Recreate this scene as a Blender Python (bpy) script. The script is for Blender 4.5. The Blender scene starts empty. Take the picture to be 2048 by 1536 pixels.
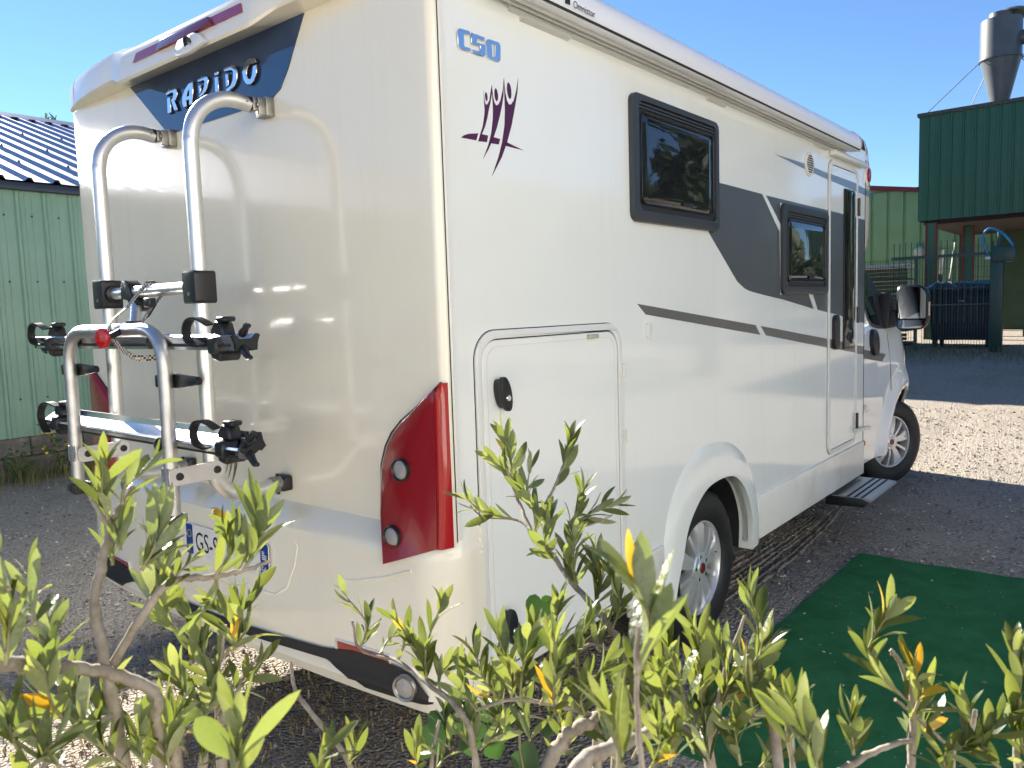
import bpy, bmesh, math, random
from mathutils import Vector, Matrix
from mathutils.geometry import tessellate_polygon
R = math.radians
scene = bpy.context.scene
COL = scene.collection
# ---------------------------------------------------------------- camera
cam = bpy.data.cameras.new('camera'); camo = bpy.data.objects.new('camera', cam); COL.objects.link(camo)
_r = Vector((0.628369, -0.777253, -0.032114)); _d = Vector((-0.092677, -0.033808, -0.995122)); _f = Vector((0.772375, 0.628280, -0.093278))
_m = Matrix.Identity(4)
for i in range(3):
    _m[i][0] = _r[i]; _m[i][1] = -_d[i]; _m[i][2] = -_f[i]
_m[0][3], _m[1][3], _m[2][3] = -1.5382, -1.4679, 1.51
camo.matrix_world = _m
cam.sensor_width = 36.0; cam.lens = 36.0 * 1574.5 / 2048.0
cam.clip_start = 0.02; cam.clip_end = 2000
cam.dof.use_dof = True; cam.dof.focus_distance = 2.6; cam.dof.aperture_fstop = 15.0
scene.camera = camo
# ---------------------------------------------------------------- sky and sun
SUN_AZ, SUN_EL = 78.0, 28.0            # azimuth measured from +X towards +Y
world = bpy.data.worlds.new('World'); scene.world = world; world.use_nodes = True
wn = world.node_tree.nodes; wl = world.node_tree.links
sky = wn.new('ShaderNodeTexSky'); sky.sky_type = 'NISHITA'; sky.sun_disc = False
sky.sun_elevation = R(SUN_EL); sky.sun_rotation = R(90 - SUN_AZ)
sky.air_density = 1.0; sky.dust_density = 0.0; sky.ozone_density = 6.0; sky.altitude = 1500
bg = wn['Background']; bg.inputs['Strength'].default_value = 0.0545
wl.new(sky.outputs[0], bg.inputs[0])
sun = bpy.data.lights.new('sun', 'SUN'); sun.energy = 4.7; sun.angle = R(0.53); sun.color = (1.0, 0.93, 0.82)
suno = bpy.data.objects.new('sun', sun); COL.objects.link(suno)
_s = Vector((math.cos(R(SUN_AZ)) * math.cos(R(SUN_EL)), math.sin(R(SUN_AZ)) * math.cos(R(SUN_EL)), math.sin(R(SUN_EL))))
suno.rotation_euler = _s.to_track_quat('Z', 'Y').to_euler(); suno.location = _s * 40
vs = scene.view_settings
vs.view_transform = 'Standard'; vs.look = 'None'; vs.gamma = 1.0; vs.use_curve_mapping = False; vs.exposure = 2.0
scene.cycles.max_bounces = 8; scene.cycles.diffuse_bounces = 4; scene.cycles.glossy_bounces = 4; scene.cycles.transparent_max_bounces = 8
scene.cycles.transmission_bounces = 4; scene.cycles.caustics_reflective = False; scene.cycles.caustics_refractive = False
random.seed(11)

# ---------------------------------------------------------------- materials
def lin(h):
    h = h.lstrip('#'); o = []
    for i in (0, 2, 4):
        c = int(h[i:i + 2], 16) / 255; o.append(c / 12.92 if c <= .04045 else ((c + .055) / 1.055) ** 2.4)
    return tuple(o)
MATS = {}
def mat(name, col, rough=.5, metal=0., coat=0., var=None, vscale=6., bump=0., bscale=40., bdist=.01, ior=1.5, detail=5., coords='Object', vlo=.35, vhi=.65, spec=None, streak=None):
    if name in MATS: return MATS[name]
    m = bpy.data.materials.new(name); m.use_nodes = True; nt = m.node_tree; b = nt.nodes['Principled BSDF']
    b.inputs['Base Color'].default_value = (*col, 1); b.inputs['Roughness'].default_value = rough
    b.inputs['Metallic'].default_value = metal; b.inputs['Coat Weight'].default_value = coat; b.inputs['Coat Roughness'].default_value = .04
    b.inputs['IOR'].default_value = ior
    if spec is not None: b.inputs['Specular IOR Level'].default_value = spec
    tc = nt.nodes.new('ShaderNodeTexCoord')
    if var is not None:
        n = nt.nodes.new('ShaderNodeTexNoise'); n.inputs['Scale'].default_value = vscale; n.inputs['Detail'].default_value = detail; n.inputs['Roughness'].default_value = .65
        nt.links.new(tc.outputs[coords], n.inputs['Vector'])
        r = nt.nodes.new('ShaderNodeValToRGB'); r.color_ramp.elements[0].position = vlo; r.color_ramp.elements[1].position = vhi
        r.color_ramp.elements[0].color = (*col, 1); r.color_ramp.elements[1].color = (*var, 1)
        nt.links.new(n.outputs[0], r.inputs[0]); nt.links.new(r.outputs[0], b.inputs['Base Color'])
    if bump > 0:
        n2 = nt.nodes.new('ShaderNodeTexNoise'); n2.inputs['Scale'].default_value = bscale; n2.inputs['Detail'].default_value = 4
        nt.links.new(tc.outputs[coords], n2.inputs['Vector'])
        bp = nt.nodes.new('ShaderNodeBump'); bp.inputs['Strength'].default_value = bump; bp.inputs['Distance'].default_value = bdist
        nt.links.new(n2.outputs[0], bp.inputs['Height']); nt.links.new(bp.outputs[0], b.inputs['Normal'])
    if streak:
        mp = nt.nodes.new('ShaderNodeMapping'); mp.inputs['Scale'].default_value = (9, 9, .5); nt.links.new(tc.outputs['Object'], mp.inputs['Vector'])
        n3 = nt.nodes.new('ShaderNodeTexNoise'); n3.inputs['Scale'].default_value = 1.6; n3.inputs['Detail'].default_value = 7; n3.inputs['Roughness'].default_value = .7; nt.links.new(mp.outputs[0], n3.inputs['Vector'])
        r3 = nt.nodes.new('ShaderNodeValToRGB'); r3.color_ramp.elements[0].position = .52; r3.color_ramp.elements[1].position = .85; r3.color_ramp.elements[0].color = (1, 1, 1, 1); r3.color_ramp.elements[1].color = (*streak, 1)
        nt.links.new(n3.outputs[0], r3.inputs[0]); mm = nt.nodes.new('ShaderNodeMix'); mm.data_type = 'RGBA'; mm.blend_type = 'MULTIPLY'; mm.inputs['Factor'].default_value = 1
        nt.links.new(r.outputs[0], mm.inputs['A']); nt.links.new(r3.outputs[0], mm.inputs['B']); nt.links.new(mm.outputs['Result'], b.inputs['Base Color'])
    MATS[name] = m; return m

GEL = mat('white_gelcoat', (.79, .81, .775), .10, coat=.35, var=(.765, .785, .745), vscale=1.3, bump=.25, bscale=1.6, bdist=.004, streak=(.955, .95, .93))
GELR = mat('white_gelcoat_moulding', (.84, .795, .66), .12, coat=.3, var=(.81, .76, .62), vscale=1.1, bump=.35, bscale=2.2, bdist=.006, streak=(.955, .94, .90))
PAINT = mat('white_cab_paint', (.80, .81, .80), .06, coat=.6)
WPLAS = mat('white_plastic', (.72, .72, .68), .32)
AWN = mat('awning_lacquer', (.78, .79, .82), .22, coat=.2)
SEAL = mat('dark_sealant', (.03, .03, .028), .7)
TRIM = mat('cream_seal_profile', (.62, .61, .54), .45)
ALU = mat('anodised_aluminium', (.76, .76, .74), .38, metal=.9, var=(.68, .68, .66), vscale=9, bump=.06, bscale=220, bdist=.002)
ALUD = mat('scratched_aluminium', (.60, .60, .59), .40, metal=.92, var=(.46, .46, .455), vscale=14, bump=.12, bscale=150, bdist=.002)
ALUW = mat('brushed_bright_aluminium', (.80, .80, .80), .22, metal=1.)
CHROME = mat('chrome', (.78, .78, .80), .04, metal=1.)
STEEL = mat('galvanised_steel', (.42, .41, .38), .42, metal=1., var=(.30, .29, .26), vscale=30)
BLK = mat('black_plastic', (.012, .013, .015), .38, bump=.05, bscale=300, bdist=.001)
BLKM = mat('black_matt_plastic', (.016, .016, .017), .6)
RUB = mat('tyre_rubber', (.009, .009, .010), .55, var=(.016, .0155, .015), vscale=12, bump=.12, bscale=90, bdist=.002)
GREYD = mat('dark_grey_vinyl', (.075, .085, .10), .30, coat=.2)
GREYT = mat('mid_grey_vinyl', (.12, .12, .115), .3, coat=.2)
BLUEV = mat('steel_blue_vinyl', (.16, .22, .29), .3, coat=.2)
PURP = mat('plum_vinyl', (.075, .012, .055), .35)
NAVY = mat('navy_panel', (.016, .045, .115), .05, coat=.5, bump=.2, bscale=3, bdist=.003)
WFRAME = mat('window_frame_plastic', (.034, .040, .047), .42)
GLASS = mat('tinted_acrylic', (.012, .014, .016), .03, coat=.3, bump=.3, bscale=2.4, bdist=.006)
GLASSC = mat('cab_glass', (.010, .016, .015), .02)
RED = mat('red_lens', (.16, .003, .012), .07, coat=.6)
RED2 = mat('bright_red_lens', (.36, .004, .008), .07, coat=.6)
REDR = mat('red_reflector', (.30, .006, .010), .15, coat=.6, bump=.4, bscale=260, bdist=.002)
PINK = mat('faded_red_lens', (.28, .025, .075), .18, coat=.4)
CLEARL = mat('clear_lamp_lens', (.36, .355, .34), .12, metal=.15, bump=.6, bscale=120, bdist=.003)
AMBER = mat('amber_lens', (.55, .13, .005), .1, coat=.6)
DIRTYW = mat('lower_skirt_white', (.74, .73, .68), .25, var=(.60, .57, .50), vscale=5, vlo=.45, vhi=.8)

# ---------------------------------------------------------------- mesh helpers
def origin(o):
    v = Vector((0, 0, 0))
    while o is not None: v += o.location; o = o.parent
    return v
def tag(o, label=None, cat=None, group=None, kind=None):
    if label: o['label'] = label
    if cat: o['category'] = cat
    if group: o['group'] = group
    if kind: o['kind'] = kind
    return o
def thing(name, loc, label, cat, group=None):
    o = bpy.data.objects.new(name, None); o.empty_display_size = .2; COL.objects.link(o); o.location = loc
    return tag(o, label, cat, group)
def meshobj(name, verts, faces, m, parent=None, smooth=False, kind=None):
    me = bpy.data.meshes.new(name)
    og = origin(parent) if parent else Vector((0, 0, 0))
    me.from_pydata([tuple(Vector(v) - og) for v in verts], [], faces); me.validate(); 
    if isinstance(m, (list, tuple)):
        for k in m: me.materials.append(k)
    else: me.materials.append(m)
    if smooth:
        me.polygons.foreach_set('use_smooth', [True] * len(me.polygons))
    o = bpy.data.objects.new(name, me); COL.objects.link(o)
    if parent: o.parent = parent
    if kind: o['kind'] = kind
    return o
def fixn(o):
    bm = bmesh.new(); bm.from_mesh(o.data); bmesh.ops.recalc_face_normals(bm, faces=bm.faces); bm.to_mesh(o.data); bm.free(); return o
def autosmooth(o, ang=35):
    me = o.data; bm = bmesh.new(); bm.from_mesh(me)
    for f in bm.faces: f.smooth = True
    for e in bm.edges: e.smooth = (len(e.link_faces) == 2 and e.calc_face_angle(0) < R(ang))
    bm.to_mesh(me); bm.free(); return o
def bevel(o, w, seg=2, ang=30):
    bm = bmesh.new(); bm.from_mesh(o.data)
    bmesh.ops.remove_doubles(bm, verts=bm.verts, dist=1e-5)
    bmesh.ops.recalc_face_normals(bm, faces=bm.faces)
    es = [e for e in bm.edges if len(e.link_faces) == 2 and e.calc_face_angle(0) > R(ang)]
    bmesh.ops.bevel(bm, geom=es, offset=w, segments=seg, profile=.5, affect='EDGES', clamp_overlap=True)
    bm.to_mesh(o.data); bm.free(); return autosmooth(o, 40)
class MB:
    def __init__(s): s.v = []; s.f = []
    def box(s, lo, hi):
        i = len(s.v); x0, y0, z0 = lo; x1, y1, z1 = hi
        s.v += [(x0, y0, z0), (x1, y0, z0), (x1, y1, z0), (x0, y1, z0), (x0, y0, z1), (x1, y0, z1), (x1, y1, z1), (x0, y1, z1)]
        s.f += [(i, i + 3, i + 2, i + 1), (i + 4, i + 5, i + 6, i + 7), (i, i + 1, i + 5, i + 4), (i + 1, i + 2, i + 6, i + 5), (i + 2, i + 3, i + 7, i + 6), (i + 3, i, i + 4, i + 7)]
        return s
    def bar(s, a, b, w, h, up=(0, 0, 1)):
        a = Vector(a); b = Vector(b); d = (b - a).normalized(); u = Vector(up)
        x = d.cross(u); x = x.normalized() if x.length > 1e-6 else Vector((1, 0, 0)); y = x.cross(d)
        i = len(s.v)
        for p in (a, b):
            for sx, sy in ((-1, -1), (1, -1), (1, 1), (-1, 1)): s.v.append(tuple(p + x * (sx * w / 2) + y * (sy * h / 2)))
        s.f += [(i, i + 1, i + 2, i + 3), (i + 7, i + 6, i + 5, i + 4)] + [(i + k, i + 4 + k, i + 4 + (k + 1) % 4, i + (k + 1) % 4) for k in range(4)]
        return s
    def tube(s, pts, r, n=12, cap=True):
        pts = [Vector(p) for p in pts]; N = len(pts); rs = r if isinstance(r, (list, tuple)) else [r] * N
        i0 = len(s.v); prev = None
        for k in range(N):
            t = (pts[min(k + 1, N - 1)] - pts[max(k - 1, 0)]).normalized()
            if prev is None:
                u = t.orthogonal().normalized()
            else:
                u = prev - t * prev.dot(t); u = u.normalized() if u.length > 1e-6 else t.orthogonal().normalized()
            prev = u; w = t.cross(u)
            for j in range(n):
                a = 2 * math.pi * j / n; s.v.append(tuple(pts[k] + (u * math.cos(a) + w * math.sin(a)) * rs[k]))
        for k in range(N - 1):
            for j in range(n):
                a = i0 + k * n + j; b = i0 + k * n + (j + 1) % n; s.f.append((a, b, b + n, a + n))
        if cap:
            s.f.append(tuple(i0 + j for j in reversed(range(n)))); s.f.append(tuple(i0 + (N - 1) * n + j for j in range(n)))
        return s
    def cyl(s, a, b, r, n=20, r2=None): return s.tube([a, b], [r, r if r2 is None else r2], n)
    def lathe(s, prof, c, axis, n=32, closed=False):
        # prof: list of (radius, along axis)
        ax = Vector(axis).normalized(); u = ax.orthogonal().normalized()
        if abs(ax.z) < .9: u = ax.cross(Vector((0, 0, 1))).normalized()
        w = ax.cross(u); c = Vector(c); i0 = len(s.v); m = len(prof)
        for j in range(n):
            a = 2 * math.pi * j / n; d = u * math.cos(a) + w * math.sin(a)
            for r, h in prof: s.v.append(tuple(c + d * r + ax * h))
        for j in range(n):
            for k in range(m if closed else m - 1):
                a = i0 + j * m + k; a2 = i0 + j * m + (k + 1) % m; b = i0 + ((j + 1) % n) * m + k; b2 = i0 + ((j + 1) % n) * m + (k + 1) % m
                s.f.append((a, a2, b2, b))
        return s
    def grid(s, rows, close=False):
        i0 = len(s.v); n = len(rows[0])
        for r in rows: s.v += [tuple(p) for p in r]
        for k in range(len(rows) - 1):
            for j in range(n if close else n - 1):
                a = i0 + k * n + j; b = i0 + k * n + (j + 1) % n; s.f.append((a, b, b + n, a + n))
        return s
    def prism(s, poly, fn, d0, d1, holes=()):
        # poly in 2D; fn(u, v, depth) -> 3D point
        loops = [list(poly)] + [list(h) for h in holes]; flat = [p for l in loops for p in l]
        tris = tessellate_polygon([[Vector((p[0], p[1], 0)) for p in l] for l in loops])
        i = len(s.v); n = len(flat)
        s.v += [fn(p[0], p[1], d0) for p in flat]; s.v += [fn(p[0], p[1], d1) for p in flat]
        for t in tris: s.f.append((i + t[0], i + t[1], i + t[2])); s.f.append((i + n + t[2], i + n + t[1], i + n + t[0]))
        o = 0
        for l in loops:
            m = len(l)
            for k in range(m):
                a = i + o + k; b = i + o + (k + 1) % m; s.f.append((a, b, b + n, a + n))
            o += m
        return s
    def build(s, name, m, parent=None, smooth=None, bev=0, seg=2, kind=None):
        o = meshobj(name, s.v, s.f, m, parent, kind=kind); fixn(o)
        if bev: bevel(o, bev, seg)
        elif smooth: autosmooth(o, smooth if smooth is not True else 40)
        return o
def rrect(x0, z0, x1, z1, r, n=6):
    p = []
    rr = r if isinstance(r, (list, tuple)) else [r] * 4
    for (cx, cz, a0, q) in ((x1 - rr[0], z0 + rr[0], -90, rr[0]), (x1 - rr[1], z1 - rr[1], 0, rr[1]), (x0 + rr[2], z1 - rr[2], 90, rr[2]), (x0 + rr[3], z0 + rr[3], 180, rr[3])):
        for k in range(n + 1):
            a = R(a0 + 90 * k / n); p.append((cx + q * math.cos(a), cz + q * math.sin(a)))
    return p
def bez(pts, n=10):
    # Catmull-Rom through pts
    P = [Vector(p) for p in pts]; out = []
    for i in range(len(P) - 1):
        p0 = P[max(i - 1, 0)]; p1 = P[i]; p2 = P[i + 1]; p3 = P[min(i + 2, len(P) - 1)]
        for k in range(n):
            t = k / n; out.append(.5 * ((2 * p1) + (p2 - p0) * t + (2 * p0 - 5 * p1 + 4 * p2 - p3) * t * t + (3 * p1 - p0 - 3 * p2 + p3) * t ** 3))
    out.append(P[-1]); return out
def fillet(pts, r, n=8):
    P = [Vector(p) for p in pts]; out = [P[0]]
    for i in range(1, len(P) - 1):
        rr = r[i - 1] if isinstance(r, (list, tuple)) else r
        a = (P[i - 1] - P[i]).normalized(); b = (P[i + 1] - P[i]).normalized()
        ang = a.angle(b); d = min(rr / math.tan(ang / 2), (P[i - 1] - P[i]).length * .49, (P[i + 1] - P[i]).length * .49)
        s0 = P[i] + a * d; s1 = P[i] + b * d
        for k in range(n + 1):
            t = k / n; out.append(s0 * (1 - t) ** 2 + P[i] * 2 * t * (1 - t) + s1 * t * t)
    out.append(P[-1]); return out
SIDE = lambda x, z, d: (x, -d, z)          # right flank of the motorhome: d = proud of the wall
REAR = lambda y, z, d: (-d, y, z)          # rear wall: d = proud of the wall
def textmesh(name, txt, size, fn, m, parent, depth=.0006, shear=0.):
    cu = bpy.data.curves.new(name, 'FONT'); cu.body = txt; cu.size = size; cu.shear = shear; cu.resolution_u = 3
    t = bpy.data.objects.new('tmp', cu); COL.objects.link(t)
    dg = bpy.context.evaluated_depsgraph_get(); me = bpy.data.meshes.new_from_object(t.evaluated_get(dg))
    vs_ = [fn(v.co.x, v.co.y, depth) for v in me.vertices]; fs = [tuple(p.vertices) for p in me.polygons]
    bpy.data.objects.remove(t); bpy.data.curves.remove(cu); bpy.data.meshes.remove(me)
    o = meshobj(name, vs_, fs, m, parent); return o
VINE=[(-0.807,-0.750,0.956),(-0.798,-0.771,0.933),(-0.813,-0.733,0.968),(-0.781,-0.783,0.983),(-0.769,-0.806,0.954),(-0.712,-0.837,1.113),(-0.690,-0.838,1.113),(-0.714,-0.839,0.947),(-0.718,-0.818,1.070),(-0.798,-0.757,0.990),(-0.770,-0.788,0.919),(-0.823,-0.731,0.943),(-0.755,-0.824,0.917),(-0.789,-0.779,0.957)]
SPR_A=[((-1.208,-0.692,1.321),(-1.216,-0.707,1.371),5,0.046),
 ((-1.207,-0.722,1.340),(-1.170,-0.703,1.367),2,0.047),
 ((-1.211,-0.758,1.284),(-1.183,-0.739,1.322),5,0.051),
 ((-1.208,-0.712,1.295),(-1.189,-0.685,1.321),3,0.036),
 ((-1.210,-0.764,1.255),(-1.184,-0.748,1.280),4,0.042),
 ((-1.182,-0.765,1.265),(-1.183,-0.793,1.290),2,0.031),
 ((-1.149,-0.774,1.264),(-1.145,-0.792,1.304),4,0.043),
 ((-1.120,-0.778,1.262),(-1.098,-0.773,1.313),5,0.056),
 ((-1.115,-0.753,1.251),(-1.098,-0.730,1.290),4,0.048),
 ((-1.138,-0.756,1.258),(-1.136,-0.712,1.204),3,0.042),
 ((-1.128,-0.674,1.140),(-1.110,-0.626,1.188),6,0.046),
 ((-1.106,-0.686,1.135),(-1.115,-0.719,1.212),6,0.046),
 ((-1.091,-0.702,1.150),(-1.067,-0.700,1.205),6,0.046),
 ((-1.111,-0.700,1.107),(-1.109,-0.663,1.153),5,0.046),
 ((-1.124,-0.701,1.096),(-1.142,-0.667,1.132),5,0.044),
 ((-1.095,-0.704,1.107),(-1.089,-0.747,1.147),4,0.045),
 ((-1.132,-0.694,1.086),(-1.119,-0.701,1.119),4,0.043),
 ((-1.283,-0.750,1.170),(-1.299,-0.765,1.226),6,0.045),
 ((-1.273,-0.764,1.157),(-1.263,-0.715,1.184),6,0.048),
 ((-1.258,-0.754,1.133),(-1.238,-0.724,1.162),6,0.047),
 ((-1.311,-0.812,1.163),(-1.321,-0.786,1.186),5,0.047),
 ((-1.330,-0.787,1.178),(-1.336,-0.792,1.207),4,0.043),
 ((-1.320,-0.815,1.283),(-1.309,-0.778,1.306),4,0.043),
 ((-1.337,-0.798,1.253),(-1.329,-0.791,1.288),4,0.040),
 ((-1.296,-0.757,1.227),(-1.280,-0.724,1.246),4,0.040),
 ((-1.330,-0.799,1.310),(-1.326,-0.760,1.330),3,0.036),
 ((-1.226,-0.767,1.104),(-1.223,-0.758,1.137),5,0.042),
 ((-1.198,-0.756,1.086),(-1.192,-0.761,1.134),5,0.044),
 ((-1.173,-0.738,1.087),(-1.176,-0.710,1.121),5,0.044),
 ((-1.288,-1.023,1.216),(-1.284,-1.026,1.248),4,0.048),
 ((-1.195,-0.988,1.151),(-1.200,-1.006,1.192),2,0.038),
 ((-1.060,-0.850,1.055),(-1.062,-0.864,1.085),2,0.033),
 ((-1.180,-0.778,1.086),(-1.161,-0.752,1.101),4,0.042),
 ((-1.237,-0.752,1.105),(-1.267,-0.760,1.153),5,0.043),
 ((-1.317,-0.761,1.137),(-1.311,-0.807,1.184),5,0.043),
 ((-1.201,-0.676,1.271),(-1.188,-0.664,1.302),4,0.035),
 ((-1.135,-0.676,1.176),(-1.151,-0.676,1.220),4,0.043)]
SPR_B=[((-0.627,-0.717,1.249),(-0.620,-0.699,1.316),5,0.047),
 ((-0.619,-0.729,1.233),(-0.637,-0.696,1.279),3,0.044),
 ((-0.587,-0.768,1.236),(-0.576,-0.794,1.309),5,0.050),
 ((-0.650,-0.772,1.222),(-0.592,-0.728,1.263),4,0.048),
 ((-0.663,-0.758,1.204),(-0.730,-0.723,1.244),5,0.044),
 ((-0.673,-0.796,1.191),(-0.680,-0.787,1.249),5,0.047),
 ((-0.629,-0.818,1.192),(-0.634,-0.854,1.251),5,0.045),
 ((-0.613,-0.807,1.187),(-0.547,-0.848,1.214),6,0.046),
 ((-0.689,-0.843,1.167),(-0.708,-0.846,1.221),5,0.048),
 ((-0.698,-0.885,1.139),(-0.703,-0.887,1.202),6,0.048),
 ((-0.710,-0.920,1.123),(-0.677,-0.901,1.174),6,0.047),
 ((-0.715,-0.948,1.102),(-0.719,-0.957,1.170),5,0.048),
 ((-0.856,-0.624,1.046),(-0.853,-0.598,1.113),5,0.039),
 ((-0.840,-0.646,1.037),(-0.788,-0.622,1.042),3,0.035),
 ((-0.857,-0.702,1.049),(-0.881,-0.728,1.120),4,0.044),
 ((-0.869,-0.768,1.044),(-0.879,-0.808,1.153),6,0.046),
 ((-0.869,-0.768,1.044),(-0.894,-0.768,1.104),4,0.042),
 ((-0.873,-0.795,1.039),(-0.836,-0.784,1.064),4,0.040),
 ((-0.862,-0.902,1.057),(-0.852,-0.879,1.120),6,0.048),
 ((-0.871,-0.922,1.066),(-0.873,-0.941,1.149),6,0.049),
 ((-0.857,-0.940,1.060),(-0.849,-0.958,1.133),6,0.049),
 ((-0.856,-0.879,1.047),(-0.890,-0.873,1.114),5,0.045),
 ((-0.789,-0.925,1.077),(-0.785,-0.919,1.150),6,0.049),
 ((-0.794,-0.952,1.068),(-0.818,-0.978,1.150),6,0.048),
 ((-0.875,-0.858,1.036),(-0.862,-0.829,1.070),4,0.044),
 ((-0.877,-0.847,0.984),(-0.846,-0.807,1.015),6,0.045),
 ((-0.877,-0.862,0.989),(-0.826,-0.840,1.006),5,0.043),
 ((-0.886,-0.821,0.979),(-0.865,-0.795,1.006),4,0.043),
 ((-0.868,-0.932,1.020),(-0.831,-0.896,1.032),4,0.042),
 ((-0.865,-1.007,1.073),(-0.882,-1.042,1.139),5,0.046),
 ((-0.952,-0.833,0.990),(-0.962,-0.842,1.028),3,0.038),
 ((-0.940,-0.849,0.987),(-0.906,-0.810,0.985),3,0.035),
 ((-1.161,-1.246,1.300),(-1.144,-1.236,1.347),5,0.047),
 ((-1.132,-1.215,1.217),(-1.135,-1.209,1.253),4,0.044),
 ((-0.836,-0.938,1.032),(-0.800,-0.900,1.056),5,0.046),
 ((-0.849,-0.879,1.000),(-0.836,-0.862,1.034),4,0.045),
 ((-0.745,-0.946,1.086),(-0.697,-0.939,1.116),4,0.046),
 ((-0.782,-0.905,0.944),(-0.785,-0.921,1.000),5,0.044),
 ((-0.890,-0.991,1.070),(-0.907,-1.000,1.135),5,0.045)]
SPR_C=[((-0.764,-1.116,1.068),(-0.733,-1.138,1.192),9,0.045),
 ((-0.795,-1.107,1.090),(-0.817,-1.114,1.176),7,0.047),
 ((-0.768,-1.112,1.068),(-0.764,-1.117,1.136),6,0.046),
 ((-0.749,-1.121,1.057),(-0.671,-1.131,1.112),7,0.045),
 ((-0.838,-1.117,1.090),(-0.854,-1.104,1.166),7,0.046),
 ((-0.830,-1.096,1.090),(-0.870,-1.101,1.156),5,0.044),
 ((-0.761,-1.138,1.056),(-0.771,-1.177,1.117),5,0.043),
 ((-0.910,-1.247,1.123),(-0.926,-1.250,1.188),6,0.042),
 ((-1.004,-1.299,1.173),(-0.990,-1.280,1.204),5,0.044),
 ((-0.797,-1.264,1.084),(-0.803,-1.263,1.125),5,0.036),
 ((-0.759,-1.305,1.129),(-0.779,-1.288,1.219),8,0.045),
 ((-0.749,-1.303,1.109),(-0.774,-1.311,1.170),5,0.045),
 ((-0.743,-1.302,1.064),(-0.684,-1.302,1.080),6,0.042),
 ((-0.660,-1.340,1.072),(-0.664,-1.334,1.102),3,0.036),
 ((-0.745,-1.386,1.124),(-0.758,-1.390,1.193),6,0.048),
 ((-0.734,-1.374,1.079),(-0.768,-1.374,1.135),5,0.041),
 ((-0.742,-1.336,1.057),(-0.766,-1.351,1.108),5,0.040),
 ((-0.856,-1.178,1.072),(-0.877,-1.182,1.123),5,0.041),
 ((-0.883,-1.160,1.079),(-0.867,-1.147,1.102),5,0.040),
 ((-0.941,-1.149,1.103),(-0.955,-1.162,1.144),5,0.041),
 ((-0.952,-1.135,1.099),(-0.972,-1.153,1.156),5,0.041),
 ((-0.725,-1.099,1.082),(-0.725,-1.087,1.120),5,0.045),
 ((-0.740,-1.398,1.088),(-0.760,-1.391,1.133),5,0.042),
 ((-0.801,-1.105,1.053),(-0.736,-1.103,1.064),5,0.044),
 ((-0.796,-1.165,1.083),(-0.824,-1.167,1.156),5,0.041),
 ((-0.755,-1.102,1.022),(-0.752,-1.086,1.077),5,0.048),
 ((-0.818,-1.027,0.997),(-0.795,-0.999,1.046),5,0.048),
 ((-0.791,-1.045,1.043),(-0.799,-1.032,1.109),5,0.043),
 ((-0.804,-1.054,1.071),(-0.764,-1.019,1.105),5,0.046),
 ((-0.773,-1.010,0.979),(-0.752,-1.022,1.042),5,0.051),
 ((-0.801,-1.032,1.032),(-0.823,-1.027,1.106),5,0.043),
 ((-0.693,-1.049,0.960),(-0.691,-1.051,1.009),5,0.046),
 ((-0.719,-1.142,0.988),(-0.745,-1.162,1.077),5,0.043)]
BR_A=[([(-1.228,-0.738,1.063),(-1.229,-0.732,1.093),(-1.234,-0.733,1.150),(-1.239,-0.737,1.193),(-1.233,-0.704,1.247),(-1.214,-0.690,1.287),(-1.204,-0.682,1.312),(-1.196,-0.690,1.328),(-1.190,-0.710,1.352)],0.0072,0.0024),
 ([(-1.204,-0.682,1.312),(-1.211,-0.671,1.334),(-1.212,-0.668,1.343),(-1.208,-0.686,1.360)],0.0028,0.0016),
 ([(-1.233,-0.729,1.192),(-1.210,-0.764,1.251),(-1.189,-0.771,1.269),(-1.152,-0.770,1.264),(-1.120,-0.778,1.262),(-1.097,-0.789,1.267)],0.0048,0.0016),
 ([(-1.349,-0.783,1.260),(-1.333,-0.772,1.247),(-1.300,-0.752,1.225),(-1.265,-0.735,1.205),(-1.235,-0.742,1.190),(-1.210,-0.760,1.168),(-1.206,-0.754,1.137),(-1.204,-0.748,1.087),(-1.207,-0.750,1.052)],0.0060,0.0056),
 ([(-1.080,-0.718,1.137),(-1.096,-0.717,1.117),(-1.121,-0.721,1.097),(-1.150,-0.736,1.080),(-1.168,-0.751,1.037)],0.0024,0.0048),
 ([(-0.975,-0.634,1.074),(-0.986,-0.656,1.048),(-0.986,-0.691,1.024),(-0.980,-0.735,0.992),(-0.971,-0.753,0.946)],0.0020,0.0040),
 ([(-1.234,-0.733,1.150),(-1.261,-0.747,1.155),(-1.284,-0.751,1.157),(-1.310,-0.754,1.131)],0.0032,0.0024),
 ([(-1.111,-0.700,1.101),(-1.091,-0.708,1.118),(-1.069,-0.715,1.140)],0.0020,0.0016),
 ([(-1.169,-0.711,1.086),(-1.124,-0.701,1.096),(-1.103,-0.690,1.135),(-1.095,-0.693,1.178)],0.0024,0.0016)]
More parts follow.
